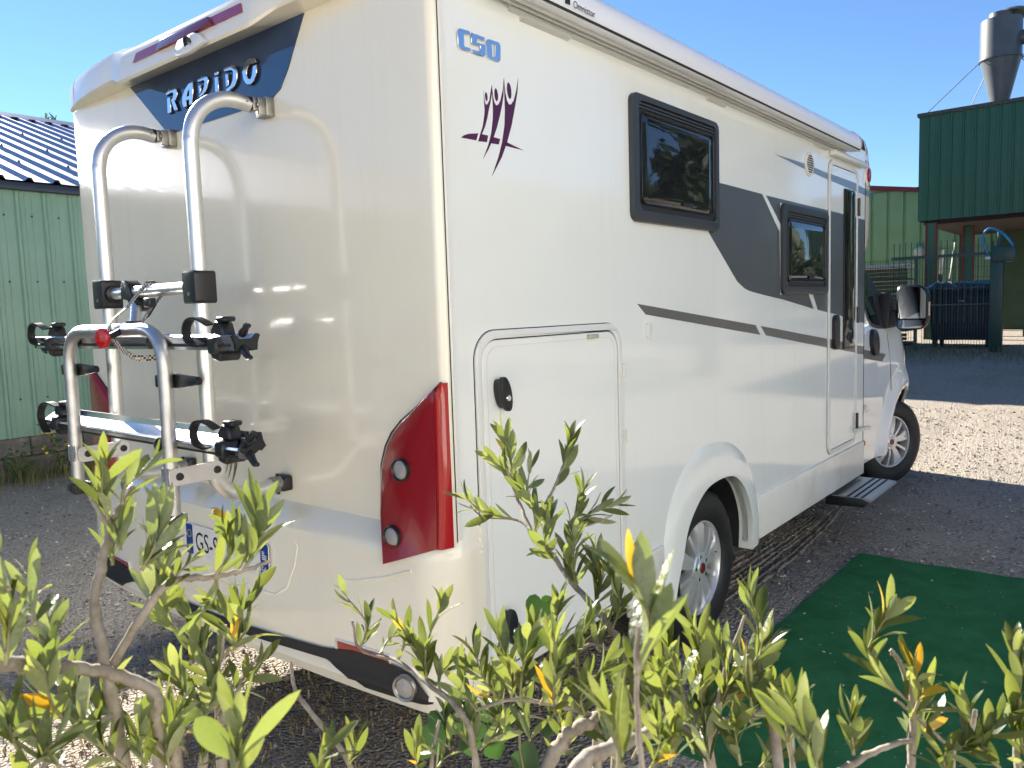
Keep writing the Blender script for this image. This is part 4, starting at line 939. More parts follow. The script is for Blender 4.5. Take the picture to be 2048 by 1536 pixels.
for sgn in (0, 1):
    M_ = (lambda y: y) if sgn == 0 else (lambda y: W - y)
    rows = []
    for k in range(31):
        # rows are swept so that the bottom edge slants from .87 at the corner to .762
        z_l = 1.322 + (.802 - 1.322) * k / 30; z_r = 1.322 + (.868 - 1.322) * k / 30
        yl = 0
        for (a, b), (c, d) in zip(LEFT, LEFT[1:]):
            if c <= z_l <= a: yl = b + (d - b) * (a - z_l) / (a - c)
        row = []
        for q in range(13):
            t = q / 12; y = yl + (.023 - yl) * t if yl > .023 else yl; z = z_l + (z_r - z_l) * t
            edge = min(1, t * 6); row.append((RX - .004 - (.018 + (.072 - .060 * t) * (k / 30) ** 3) * math.sin(edge * math.pi / 2) * min(1, yl / .08 + .25) - .012 * math.sin(math.pi * t) * (yl / .3), M_(y), z))
        rows.append(row)
    LMP = MB().grid(rows).build('tail_lamp', RIBM, MH, smooth=50)
    # corner strip
    rows = []
    for k in range(31):
        z_r = 1.322 + (.868 - 1.322) * k / 30; w_ = min(1, k / 2.2)
        q3 = .012 * (k / 30) ** 3; rows.append([(RX - (.022 + q3) * (1 if w_ == 1 else .4 + .6 * w_), M_(.022 * w_), z_r), (RX - .022 - q3, M_(.014 * w_), z_r), (RX - .018 - q3, M_(.006 * w_), z_r), (RX - .010, M_(.0), z_r), (RX - .002, M_(-.003), z_r), (RX + .008, M_(-.004), z_r)])
    MB().grid(rows).build('corner_lens', RED2, LMP, smooth=50)
    bt = rows[-1] 
    MB().tube([(RX - .004, M_(b + .003), a) for a, b in LEFT], .0035, 6).build('lamp_gasket', SEAL, LMP)
    for (y, z) in ((.143, 1.077), (.165, .888)):
        c_ = (RX - (.043 if z > 1 else .066), M_(y), z)
        rg = MB().lathe([(.033, -.012), (.033, .005), (.030, .007), (.026, .002)], c_, (-1, 0, 0), 32).build('lamp_ring', BLK, LMP, smooth=40)
        MB().lathe([(0, .006), (.012, .006), (.020, .004), (.027, .001)], c_, (-1, 0, 0), 28).build('round_lens', CLEARL, LMP, smooth=40)
    MB().tube([(RX - x_, M_(y), z) for y, z, x_ in ((.235, .992, .035), (.21, .990, .040), (.17, .995, .0415), (.13, 1.008, .039), (.085, 1.035, .031), (.055, 1.07, .025))], [.001, .0025, .003, .003, .003, .002], 6).build('lens_groove', RED, LMP)

# ---- windows
def window(x0, z0, x1, z1, px0, pz0, px1, pz1, rad):
    f_ = MB().prism(rrect(x0, z0, x1, z1, rad), SIDE, 0, .020, [rrect(px0 - .018, pz0 - .022, px1 + .018, pz1 + .034, .03)]).build('window', WFRAME, MH, bev=.006, seg=2)
    MB().prism(rrect(px0 - .022, pz0 - .026, px1 + .022, pz1 + .038, .03), SIDE, .001, .008).build('window_gasket', BLKM, f_)
    for z in (pz1 + .012, pz1 + .024): MB().box((px0 - .01, -.015, z - .003), (px1 + .01, -.006, z + .003)).build('hinge_rail', WFRAME, f_)
    rows = []
    nx, nzz = 22, 14
    for i in range(nzz + 1):
        v = -1 + 2 * i / nzz; row = []
        for j in range(nx + 1):
            u = -1 + 2 * j / nx; e = (1 - abs(u) ** 14) * (1 - abs(v) ** 12)
            row.append((px0 + (px1 - px0) * (u + 1) / 2, -(.006 + .010 * min(1, e * 1.6) + .005 * (1 - u * u) * (1 - v * v)), pz0 + (pz1 - pz0) * (v + 1) / 2))
        rows.append(row)
    MB().grid(rows).build('pane', GLASS, f_, smooth=80)
    MB().tube([(x, -.015, z) for x, z in rrect(px0 + .004, pz0 + .004, px1 - .004, pz1 - .004, .03)] + [(px1 - .034, -.015, pz0 + .004)], .0035, 6).build('pane_edge', BLK, f_, smooth=60)
    cx = (px0 + px1) / 2 + .05
    MB().box((cx - .04, -.026, pz0 + .018), (cx + .04, -.020, pz0 + .032)).build('latch', BLK, f_, bev=.003)
window(.967, 1.815, 1.685, 2.268, 1.028, 1.878, 1.640, 2.212, .035)
window(2.447, 1.545, 3.155, 2.003, 2.512, 1.608, 3.105, 1.932, .03)
# ---- vinyl stripes
sidepart('stripe', [(1.612, 1.814), (1.687, 1.82), (1.687, 2.029), (2.209, 2.025), (2.437, 1.858), (2.445, 1.545), (2.872, 1.545), (2.957, 1.463), (2.479, 1.520), (2.25, 1.542), (2.062, 1.562), (2.0, 1.574), (1.955, 1.59), (1.91, 1.607)], -.001, .0007, GREYD)
sidepart('stripe', [(2.259, 2.023), (3.196, 2.024), (3.196, 1.438), (3.025, 1.457), (2.944, 1.545), (3.157, 1.545), (3.157, 2.004), (2.446, 2.004), (2.446, 1.90)], -.001, .0007, GREYD)
sidepart('stripe', [(1.008, 1.519), (2.123, 1.402), (2.184, 1.352), (1.069, 1.478)], -.001, .0007, GREYT)
sidepart('stripe', [(2.185, 1.396), (3.196, 1.285), (3.196, 1.233), (2.251, 1.347)], -.001, .0007, GREYT)
sidepart('stripe', [(2.364, 2.233), (2.802, 2.240), (3.196, 2.233), (3.196, 2.196), (2.802, 2.211)], -.001, .0007, BLUEV)
sidepart('stripe', [(3.775, 2.02), (3.948, 2.02), (3.948, 1.352), (3.775, 1.373)], -.001, .0007, GREYD); sidepart('stripe', [(3.775, 1.216), (3.948, 1.200), (3.948, 1.145), (3.775, 1.163)], -.001, .0007, GREYT)
sidepart('stripe', [(3.775, 2.228), (3.948, 2.218), (3.948, 2.178), (3.775, 2.180)], -.001, .0007, BLUEV)
# ---- doors
def hatch(name, x0, z0, x1, z1, rad, fw, m=GEL, grow=0.):
    o = MB().prism(rrect(x0 + fw + .004, z0 + fw + .004, x1 - fw - .004, z1 - fw - .004, rad * .72), SIDE, 0, .0065).build(name, m, MH, bev=.002, seg=1)
    MB().prism(rrect(x0 - .003, z0 - .003, x1 + .003, z1 + .003, rad + .003, 8), SIDE, -.001, .0012, [rrect(x0, z0, x1, z1, rad, 8)]).build('frame_joint', SEAL, o)
    MB().prism(rrect(x0, z0, x1, z1, rad, 8), SIDE, -.001, .009, [rrect(x0 + fw, z0 + fw, x1 - fw, z1 - fw, rad * .8, 8)]).build('door_frame', WPLAS, o, bev=.0025, seg=2)
    MB().prism(rrect(x0 + fw - .001, z0 + fw - .001, x1 - fw + .001, z1 - fw + .001, rad * .8, 8), SIDE, -.001, .003, [rrect(x0 + fw + .0045, z0 + fw + .0045, x1 - fw - .0045, z1 - fw - .0045, rad * .72, 8)]).build('door_seal', SEAL, o)
    MB().prism(rrect(x0 + fw + .022, z0 + fw + .022, x1 - fw - .022, z1 - fw - .022, rad * .55, 8), SIDE, .004, .0072, [rrect(x0 + fw + .024, z0 + fw + .024, x1 - fw - .024, z1 - fw - .024, rad * .55, 8)]).build('inner_line', TRIM, o)
    return o
GD = hatch('garage_door', .100, .425, .880, 1.454, .085, .024)
def lens_handle(cx, cz, L_, w_, tilt, parent, key=True, fn=SIDE, base=.0065):
    c, s_ = math.cos(tilt), math.sin(tilt)
    def sh(k, ex=1.): return [(cx + k * (w_ * math.sin(t) * c * ex - L_ * math.cos(t) * s_), cz + k * (w_ * math.sin(t) * s_ + L_ * math.cos(t) * c)) for t in [2 * math.pi * q / 20 for q in range(20)]]
    h = MB().prism(sh(.86), fn, base, base + .018).build('handle', BLK, parent, bev=.004); MB().prism(sh(1.), fn, base + .020, base + .036).build('handle_grip', BLK, parent, bev=.006)
    if key: MB().lathe([(0, .003), (.008, .003), (.010, .001), (.010, -.002)], fn(cx + .004, cz - .012, base + .036), (0, -1, 0), 16).build('lock', CHROME, parent)
lens_handle(.193, 1.271, .052, .022, .22, GD); lens_handle(.190, .580, .056, .022, .08, GD)
for z in (1.285, 1.046, .822, .60): MB().cyl((.888, -.010, z - .022), (.888, -.010, z + .022), .0085, 12).build('hinge_knuckle', TRIM, GD)
MB().box((.878, -.009, .45), (.893, -.001, 1.30)).build('hinge_strip', WPLAS, GD, bev=.003)
MB().box((.66, -.022, 1.407), (.715, -.007, 1.420)).build('door_catch', mat('beige_plastic', (.45, .42, .33), .45), GD, bev=.003)
MB().prism(rrect(1.066, 1.388, 1.098, 1.447, .013), SIDE, .0005, .010).build('guy_hook', WPLAS, MH, bev=.003)
ED = hatch('entry_door', 3.198, .590, 3.772, 2.316, .07, .026)
for poly_ in ([(3.232, 2.022), (3.735, 2.020), (3.735, 1.378), (3.232, 1.434)],): MB().prism(poly_, SIDE, .006, .0073).build('door_stripe', GREYD, ED)
MB().prism([(3.232, 1.281), (3.735, 1.221), (3.735, 1.170), (3.232, 1.229)], SIDE, .006, .0073).build('door_stripe', GREYT, ED); MB().prism([(3.232, 2.232), (3.735, 2.230), (3.735, 2.178), (3.232, 2.194)], SIDE, .006, .0073).build('door_stripe', BLUEV, ED)
MB().prism(rrect(3.472, 1.205, 3.690, 2.175, .02), SIDE, .006, .014).build('door_window_frame', BLK, ED, bev=.003)
MB().grid([[(3.485 + .19 * j / 10, -(.0155 + .012 * (1 - ((j - 5) / 5) ** 2)), 1.22 + .94 * i / 8) for j in range(11)] for i in range(9)]).build('door_pane', GLASS, ED, smooth=80)
MB().prism(rrect(3.262, 1.215, 3.345, 1.42, .038), SIDE, .0065, .030).build('door_handle', BLK, ED, bev=.010); 
for z0_, z1_ in ((2.03, 2.14), (1.36, 1.46), (.66, .78)): MB().cyl((3.757, -.016, z0_), (3.757, -.016, z1_), .010, 10).build('door_hinge', BLK, ED)
MB().bar((3.70, -.02, .672), (3.90, -.055, .672), .02, .022).build('door_retainer', TRIM, ED)
# vent, lamp over door
VT = MB().prism([(2.862 + .064 * math.cos(a), 2.243 + .064 * math.sin(a)) for a in [2 * math.pi * q / 32 for q in range(32)]], SIDE, 0, .010).build('vent', WPLAS, MH, bev=.004)
for k in range(8):
    z = 2.243 - .042 + k * .012; h = math.sqrt(max(.0001, .048 ** 2 - (z - 2.243) ** 2)); MB().box((2.862 - h, -.0125, z - .0032), (2.862 + h, -.0105, z + .0032)).build('slot', BLKM, VT)
MB().prism([(-.0, 2.335), (-.045, 2.332), (-.050, 2.345), (-.035, 2.368), (0, 2.372)], lambda u, v, d: (d, u, v), 3.21, 3.86).build('door_light_bar', WPLAS, MH, bev=.006)
# ---- awning
AP = [(0, 2.395), (-.060, 2.384), (-.098, 2.380), (-.107, 2.41), (-.106, 2.44), (-.092, 2.466), (-.062, 2.490), (-.02, 2.505), (.03, 2.51), (.03, 2.42)]
AW = MB().prism(AP, lambda u, v, d: (d, u, v), .16, 3.44).build('awning', AWN, MH, smooth=30)
MB().prism([(0, 2.393), (-.016, 2.384), (-.016, 2.372), (0, 2.366)], lambda u, v, d: (d, u, v), .30, 3.40).build('mounting_rail', mat('grey_rail', (.55, .55, .52), .4), AW)
for x0_, x1_ in ((.355, .60), (1.60, 1.78), (2.95, 3.15)): MB().prism([(0, 2.366), (-.014, 2.372), (-.016, 2.358), (0, 2.352)], lambda u, v, d: (d, u, v), x0_, x1_).build('bracket', MATS['grey_rail'], AW)
MB().prism([(-.100, 2.3792), (-.1065, 2.3792), (-.1075, 2.3835), (-.106, 2.385)], lambda u, v, d: (d, u, v), .16, 3.44).build('lead_rail_gap', BLKM, AW)
for y_ in (-.03, -.05): MB().box((.18, y_ - .003, 2.3735 + (-.03 - y_) * .1), (3.42, y_ + .003, 2.390)).build('under_rib', MATS['grey_rail'], AW)
AE = [(u * 1.04 - .0, 2.44 + (v - 2.44) * 1.08) for u, v in AP]
for x0_, x1_ in ((.14, .16), (3.44, 3.47)): MB().prism(AE, lambda u, v, d: (d, u, v), x0_, x1_).build('end_cap', mat('end_cap_grey', (.50, .51, .52), .4), AW, bev=.004)
def AWF(a, b, d): v = 2.396 + b; return (.478 + a, -.1068 - .0012 - (.0 if v < 2.41 else 0), v)
textmesh('awning_lettering', 'Omnistor', .030, AWF, BLKM, AW)
MB().box((.438, -.1085, 2.398), (.462, -.107, 2.418)).build('awning_mark', BLKM, AW)
# ---- lower skirts and wheel arch
SK = MB().prism([(2.13, .352), (2.13, .555), (2.135, .572), (3.93, .572), (3.945, .56), (3.945, .352)], SIDE, -.01, .012).build('front_skirt', DIRTYW, MH, bev=.007, seg=2)
MB().prism([(.905, .36), (.905, .572), (1.172, .572), (1.172, .36)], SIDE, -.01, .012).build('rear_skirt', DIRTYW, MH, bev=.007, seg=2)
MB().box((1.045, -.0135, .37), (1.049, -.011, .565)).build('skirt_joint', SEAL, MH)
fl2 = MB(); rows = []
for a, o in zip(arch_s, aout_s):
    mid = a.lerp(o, .82); m2 = a.lerp(o, .5)
    rows.append([(o.x, .001, o.z), (mid.x, -.014, mid.z), (m2.x, -.022, m2.z), (a.x, -.024, a.z), (a.x, -.018, a.z), (a.x, .045, a.z)])
fl2.grid(rows).build('wheel_arch', GEL, MH, smooth=38)
for y0_, y1_ in ((.046, .55), (W - .55, W - .05)):
    MB().grid([[(p.x, y, p.z + .0) for y in (y0_, y1_)] for p in arch_s]).build('wheel_well', BLKM, MH)
    MB().box((1.2, y1_ if y0_ < 1 else y0_ - .01, .3), (2.1, (y1_ if y0_ < 1 else y0_ - .01) + .01, .78)).build('wheel_well_back', BLKM, MH)
MB().box((.1, .56, .42), (5.2, W - .56, .62)).build('chassis', BLKM, MH); MB().box((2.1, .05, .40), (3.9, W - .05, .44)).build('floor_pan', BLKM, MH); MB().box((.05, .04, .43), (1.2, W - .04, .46)).build('floor_pan', BLKM, MH)
MB().cyl((1.63, .2, .33), (1.63, W - .2, .33), .05, 12).build('rear_axle', BLKM, MH)
for x_ in (3.4, 2.6): MB().box((x_, .02, .28), (x_ + .01, .06, .42)).build('step_bracket', STEEL, MH)
# entry step
ST = MB().prism([(.02, .292), (-.165, .292), (-.20, .297), (-.212, .307), (-.205, .318), (-.16, .322), (.02, .322)], lambda u, v, d: (d, u, v), 3.36, 3.96).build('entry_step', mat('step_aluminium', (.55, .55, .54), .38, metal=.85), MH, smooth=30)
for y_ in (-.075, -.115, -.155): MB().box((3.362, y_ - .006, .3215), (3.958, y_ + .006, .3255)).build('tread_strip', BLKM, ST)
MB().prism([(.05, .262), (-.17, .270), (-.205, .300), (-.16, .318), (.05, .318)], lambda u, v, d: (d, u, v), 3.335, 3.36).build('step_cheek', BLK, ST, bev=.004)
MB().prism([(.05, .262), (-.17, .270), (-.205, .300), (-.16, .318), (.05, .318)], lambda u, v, d: (d, u, v), 3.96, 3.985).build('step_cheek', BLK, ST, bev=.004)

# ---- wheels
def wheel(c, yaw, outer, sgn):
    # built round its hub with outer face towards -Y, then turned
    t = bpy.data.objects.new('wheel', None); COL.objects.link(t); t.parent = MH; t.location = Vector(c) - origin(MH)
    t.rotation_euler = (R(outer), 0, yaw if sgn > 0 else yaw + math.pi)
    def loc(mb, name, m, parent, **k):
        o = mb.build(name, m, None, **k); o.parent = parent; return o
    P_ = [(.205, .085), (.215, .098), (.235, .108), (.275, .114), (.310, .108), (.330, .098), (.340, .086), (.3425, .070), (.3425, .058), (.336, .056), (.336, .046), (.343, .044), (.344, .012), (.337, .010), (.337, -.010), (.344, -.012), (.343, -.044), (.336, -.046), (.336, -.056), (.3425, -.058), (.3425, -.07), (.340, -.086), (.31, -.108), (.275, -.114), (.215, -.098), (.205, -.085)]
    ty = loc(MB().lathe([(r, h) for r, h in P_], (0, 0, 0), (0, -1, 0), 64, closed=True), 'tyre', RUB, t, smooth=30)
    tb = MB()
    for k in range(72):
        a = 2 * math.pi * k / 72
        for s2 in (-1, 1):
            h0, h1 = (.062, .093) if s2 > 0 else (-.093, -.062)
            a1 = a + 2 * math.pi / 72 * .55
            pts = []
            for rr_, hh in ((.3425, h0), (.347, h0 + .002), (.345, h1 - .006), (.332, h1 + .004)):
                for aa in (a, a1): pts.append((rr_ * math.cos(aa), -hh if s2 > 0 else -hh, rr_ * math.sin(aa)))
            i = len(tb.v); tb.v += pts; tb.f += [(i, i + 1, i + 3, i + 2), (i + 2, i + 3, i + 5, i + 4), (i + 4, i + 5, i + 7, i + 6), (i, i + 2, i + 4, i + 6), (i + 1, i + 7, i + 5, i + 3)]
    q = loc(tb, 'tread_blocks', RUB, t); q['kind'] = 'stuff'
    RIM = mat('silver_alloy', (.72, .73, .74), .28, metal=.6)
    rim = loc(MB().lathe([(.196, .02), (.198, .082), (.204, .092), (.212, .092), (.214, .084), (.208, -.08)], (0, 0, 0), (0, -1, 0), 64), 'rim', RIM, t, smooth=30)
    loc(MB().lathe([(0, .02), (.196, .02), (.196, -.06)], (0, 0, 0), (0, -1, 0), 40), 'brake_cover', mat('dark_cast_steel', (.03, .03, .03), .5, metal=.5), t)
    # ten spokes: five broad, five slim, tapering from hub to rim
    fnw = lambda u, v, d: (u, -d, v)
    for k in range(10):
        a = 2 * math.pi * k / 10 + .2; wide = k % 2 == 0
        w0, w1 = (.021, .046) if wide else (.010, .013)
        def pt(r, s_, d): return (r * math.cos(a) - s_ * math.sin(a), -d, r * math.sin(a) + s_ * math.cos(a))
        sp_ = MB(); rows = []
        for r, w_, d in ((.060, w0, .090), (.10, w0 + (w1 - w0) * .3, .093), (.15, w0 + (w1 - w0) * .7, .088), (.197, w1, .080)):
            rows.append([pt(r, -w_, .045), pt(r, -w_, d - .012), pt(r, -w_ * .86, d - .001), pt(r, 0, d), pt(r, w_ * .86, d - .001), pt(r, w_, d - .012), pt(r, w_, .045)])
        loc(sp_.grid(rows), 'spoke', RIM, t, smooth=25)
    hub = loc(MB().lathe([(0, .100), (.034, .100), (.040, .096), (.062, .094), (.072, .088), (.074, .05)], (0, 0, 0), (0, -1, 0), 40), 'hub', RIM, t, smooth=25)
    for k in range(5):
        a = 2 * math.pi * k / 5 + .5; loc(MB().cyl((.052 * math.cos(a), -.088, .052 * math.sin(a)), (.052 * math.cos(a), -.0965, .052 * math.sin(a)), .009, 10), 'wheel_bolt', CHROME, t)
    loc(MB().lathe([(0, .104), (.022, .104), (.025, .101)], (0, 0, 0), (0, -1, 0), 24), 'centre_cap', mat('cap_red', (.14, .01, .012), .3, coat=.3), t, smooth=30)
    loc(MB().tube([(.16, -.07, .03), (.165, -.092, .03)], .004, 6), 'valve', BLKM, t)
    return t
wheel((1.632, .150, .338), 0, 0, 1); wheel((1.632, W - .150, .338), 0, 0, -1)
wheel((5.39, .235, .338), R(-27), 0, 1); wheel((5.39, W - .235, .338), R(-27), 0, -1)

# ---- cab
def ztop(x):
    if x <= 4.42: return 2.05
    if x <= 5.38: return 2.05 + (1.27 - 2.05) * ((x - 4.42) / .96) ** 1.08
    return 1.27 - .36 * ((x - 5.38) / .62) ** 1.7
def yside(x, z):
    y0 = .098
    if x > 5.3: y0 += .30 * ((x - 5.3) / .72) ** 2.6
    if z > 1.26: y = y0 + .02 + (z - 1.26) * .23
    else: y = y0 + .02 * ((z - .85) / .42) ** 2
    r = math.hypot(x - 5.39, z - .34)
    y -= .050 * math.exp(-((r - .50) / .085) ** 2) * (1 if z > .3 else .6)
    y -= .02 * math.exp(-((z - 1.0) / .12) ** 2) * min(1, max(0, (x - 4.7) / .5))
    return y
rows = []; NX = 84
for i in range(NX + 1):
    x = 3.98 + (6.02 - 3.98) * i / NX; zt = ztop(x); row = []
    for k in range(30):
        z = .31 + (min(1.26, zt - .02) - .31) * k / 29; row.append([x, yside(x, z), z])
    for k in range(1, 13):
        z = min(1.26, zt - .02) + (zt - min(1.26, zt - .02)) * k / 12; row.append([x, yside(x, z) + .05 * (k / 12) ** 4, z])
    yl = row[-1][1]
    for k in range(1, 9):
        u = k / 8; row.append([x, yl + (YC - yl) * u, zt + .05 * (1 - (1 - u) ** 2)])
    for p in row:
        r = math.hypot(p[0] - 5.39, p[2] - .34)
        if abs(r - .455) < .020 and p[1] < .5: k_ = .455 / r; p[0] = 5.39 + (p[0] - 5.39) * k_; p[2] = .34 + (p[2] - .34) * k_
    rows.append(row)
cb = MB(); n_ = len(rows[0])
full = [r + [[p[0], W - p[1], p[2]] for p in reversed(r[:-1])] for r in rows]; nf = len(full[0])
for r in full: cb.v += [tuple(p) for p in r]
for i in range(NX):
    for j in range(nf - 1):
        q = [cb.v[i * nf + j], cb.v[i * nf + j + 1], cb.v[(i + 1) * nf + j + 1], cb.v[(i + 1) * nf + j]]
        cx_ = sum(p[0] for p in q) / 4; cz_ = sum(p[2] for p in q) / 4; cy_ = sum(p[1] for p in q) / 4
        if math.hypot(cx_ - 5.39, cz_ - .34) < 454e-3 and (cy_ < .5 or cy_ > W - .5): continue
        cb.f.append((i * nf + j, i * nf + j + 1, (i + 1) * nf + j + 1, (i + 1) * nf + j))
cb.f.append(tuple(NX * nf + j for j in range(nf)))
CAB = cb.build('cab_body', PAINT, MH, smooth=40)
for s_ in (0, 1):
    M_ = (lambda y: y) if s_ == 0 else (lambda y: W - y)
    rows = []
    for k in range(33):
        a = R(-8 + 196 * k / 32); x = 5.39 + .455 * math.cos(a); z = .34 + .455 * math.sin(a); rows.append([(x, M_(yside(x, z)), z), (x, M_(yside(x, z) + .02), z), (x, M_(.75), z)])
    MB().grid([[q if j == 0 else q for j, q in enumerate(r[:2])] for r in rows]).build('arch_lip', PAINT, CAB); MB().grid([r[1:] for r in rows]).build('arch_liner', BLKM, CAB)
MB().box((4.95, .75, .3), (5.85, .76, .8)).build('arch_back', BLKM, CAB); MB().box((4.0, .2, .33), (5.95, W - .2, .5)).build('cab_floor', BLKM, CAB)
def cabover(poly, off, name, m, parent=None, mirror=False, sub=True):
    # lay a polygon on the cab flank
    tris = tessellate_polygon([[Vector((u, v, 0)) for u, v in poly]]); bm = bmesh.new(); vs_ = [bm.verts.new((u, 0, v)) for u, v in poly]
    for t in tris:
        try: bm.faces.new([vs_[k] for k in t])
        except ValueError: pass
    bmesh.ops.subdivide_edges(bm, edges=bm.edges, cuts=3, use_grid_fill=True)
    V = [v.co.copy() for v in bm.verts]; bm.verts.index_update(); F = [tuple(v.index for v in f.verts) for f in bm.faces]; bm.free()
    V = [(p.x, (yside(p.x, p.z) - off) if not mirror else W - yside(p.x, p.z) + off, p.z) for p in V]
    o = meshobj(name, V, F, m, parent or CAB); fixn(o); autosmooth(o, 60); return o
GLP = [(4.30, 1.40), (4.28, 1.62), (4.33, 1.90), (4.40, 1.975), (4.50, 1.945), (4.66, 1.83), (4.90, 1.645), (5.12, 1.48), (5.20, 1.36), (5.20, 1.295), (5.0, 1.285), (4.75, 1.30), (4.45, 1.33), (4.34, 1.355)]
for mi in (False, True):
    cabover([(4.555, 1.36), (4.52, 1.60), (4.47, 1.82), (4.43, 1.935), (4.50, 1.955), (4.66, 1.845), (4.90, 1.655), (5.13, 1.49), (5.215, 1.36), (5.21, 1.29), (5.0, 1.275), (4.75, 1.285), (4.62, 1.305)], .003, 'window_seal', BLKM, mirror=mi)
    cabover([(4.60, 1.365), (4.565, 1.60), (4.51, 1.82), (4.49, 1.90), (4.55, 1.885), (4.66, 1.80), (4.80, 1.69), (4.83, 1.62), (4.84, 1.31), (4.75, 1.312), (4.65, 1.33)], .006, 'cab_door_glass', GLASSC, mirror=mi)
cabover([(3.995, 2.0), (4.38, 1.985), (4.42, 1.86), (4.47, 1.62), (4.51, 1.40), (4.53, 1.325), (3.995, 1.385)], .002, 'stripe', GREYD)
cabover([(3.995, 1.195), (4.92, 1.085), (4.80, 1.035), (3.995, 1.135)], .002, 'stripe', GREYT)
# windscreen laid on the sloping front
rows = []
for i in range(12):
    x = 4.47 + .86 * i / 11; zt = ztop(x); yl = yside(x, zt) + .05 + .05; rows.append([(x + .012, yl + (W - 2 * yl) * j / 14, zt + .012 + .05 * (1 - abs(1 - 2 * (j / 14)) ** 2)) for j in range(15)])
MB().grid(rows).build('windscreen', GLASSC, CAB, smooth=60)
lx, lz = 4.60, 1.19
CH_ = MB().prism([(lx + .085 * math.sin(t) , lz + .098 * math.cos(t)) for t in [2 * math.pi * q / 24 for q in range(24)]], lambda u, v, d: (u, yside(u, v) - d, v), -.002, .030).build('cab_door_handle', BLK, CAB, bev=.008)
for x_ in (4.06, 5.02): MB().tube([(x_ + (.0 if z < 1.2 else (z - 1.2) * (0 if x_ < 5 else .1)), yside(x_, z) - .0005, z) for z in (.36, .6, .8, 1.0, 1.2, 1.27)], .0022, 5).build('panel_joint', SEAL, CAB)
def CABT(a, b, d): x = 4.10 + a * 1.5; return (x, yside(x, .72 + b) - .003, .72 + b)
textmesh('cab_lettering', 'RAPIDO', .055, CABT, STEEL, CAB, shear=.25)
MB().tube([(4.09 + q * .06, yside(4.2, .7) - .001, .705) for q in range(8)], .0015, 5).build('cab_lettering_line', STEEL, CAB)
# front corner moulding between house body and cab
rows = []
for z in (.36, .57, 1.0, 1.5, 1.85, 2.1): rows.append([(3.951 + .09 * math.sin(R(a)), .0 + .13 * (1 - math.cos(R(a))), z) for a in range(0, 91, 10)])
MB().grid(rows).build('front_corner_moulding', GELR, MH, smooth=60); MB().grid([[(p[0], W - p[1], p[2]) for p in r] for r in rows]).build('front_corner_moulding', GELR, MH, smooth=60)
MB().box((3.9515, -.0025, .36), (3.9545, .01, 2.40)).build('corner_joint', SEAL, MH)
MB().lathe([(0, .010), (.014, .009), (.020, .004), (.021, -.004)], (3.985, .006, .545), (-.35, -1, 0), 20).build('side_marker_lamp', AMBER, MH, smooth=40)
# over-cab nose
rows = []
plan = [(0, 0), (.10, .004), (.20, .022), (.30, .062), (.37, .12), (.43, .22), (.49, .42), (.525, .72), (.535, YC)]
plan = plan + [(x, W - y) for x, y in reversed(plan[:-1])]
for z, k, ins in ((1.775, .62, .05), (1.80, .72, .025), (1.86, .86, .008), (1.98, .97, 0), (2.12, 1.0, 0), (2.24, .99, 0), (2.38, .90, .0), (2.48, .74, .004), (2.53, .52, .015), (2.56, .26, .04), (2.575, .08, .10)):
    rows.append([(3.955 + x * k, YC + (y - YC) * (1 - ins / YC), z) for x, y in plan])
nb = MB().grid(rows); n_ = len(plan); nb.f.append(tuple(range(n_))); nb.f.append(tuple(len(nb.v) - n_ + q for q in range(n_)))
NOSE = nb.build('over_cab_nose', GELR, MH, smooth=50)
MB().grid([[(3.958 + x, y - .0022, z) for z in (z0_, (z0_ + z1_) / 2, z1_)] for x, y, z0_, z1_ in ((0, 0, 2.178, 2.218), (.10, .004, 2.175, 2.212), (.20, .020, 2.168, 2.203), (.295, .058, 2.145, 2.18), (.36, .108, 2.105, 2.14))]).build('stripe', BLUEV, NOSE)
ML = MB().prism([(3.985 + .046 * math.cos(a), 2.305 + .058 * math.sin(a) * (1 if math.sin(a) > 0 else 1.15)) for a in [2 * math.pi * q / 24 for q in range(24)]], SIDE, -.008, .008).build('marker_lamp', WPLAS, NOSE, bev=.004)
MB().prism([(3.995 + .030 * math.cos(a), 2.308 + .045 * math.sin(a)) for a in [2 * math.pi * q / 24 for q in range(24)]], SIDE, .006, .018).build('marker_lens', RED2, NOSE, bev=.006)
# door mirror
MIR = MB(); rows = []
for x, k in ((4.985, .90), (5.0, 1.0), (5.06, 1.0), (5.12, .82), (5.15, .45)):
    rows.append([(x, -.065 + (u + .065) * k, 1.435 + (v - 1.435) * k) for u, v in rrect(-.175, 1.265, .045, 1.605, [.05, .04, .09, .08], 5)])
mb_ = MB().grid(rows, close=True); mb_.f.append(tuple(len(mb_.v) - len(rows[0]) + q for q in range(len(rows[0]))))
MI = mb_.build('door_mirror', BLK, MH, smooth=45)
MIRG = mat('mirror_glass', (.75, .78, .78), .01, metal=1.)
MB().prism(rrect(-.160, 1.352, .030, 1.590, [.012, .03, .075, .012], 5), lambda u, v, d: (d + .03 * (u + .06), u, v), 4.980, 4.986).build('mirror_glass', MIRG, MI)
MB().prism(rrect(-.158, 1.278, .030, 1.340, [.02, .01, .01, .05], 5), lambda u, v, d: (d + .06 * (v - 1.31) + .05 * (u + .06), u, v), 4.980, 4.986).build('lower_mirror_glass', MIRG, MI)
MB().prism(rrect(5.0, 1.37, 5.05, 1.475, .01), lambda x, z, d: (x, -.175 - d, z), -.006, .004).build('mirror_indicator', mat('indicator_lens', (.6, .45, .38), .1, coat=.5), MI, bev=.003)
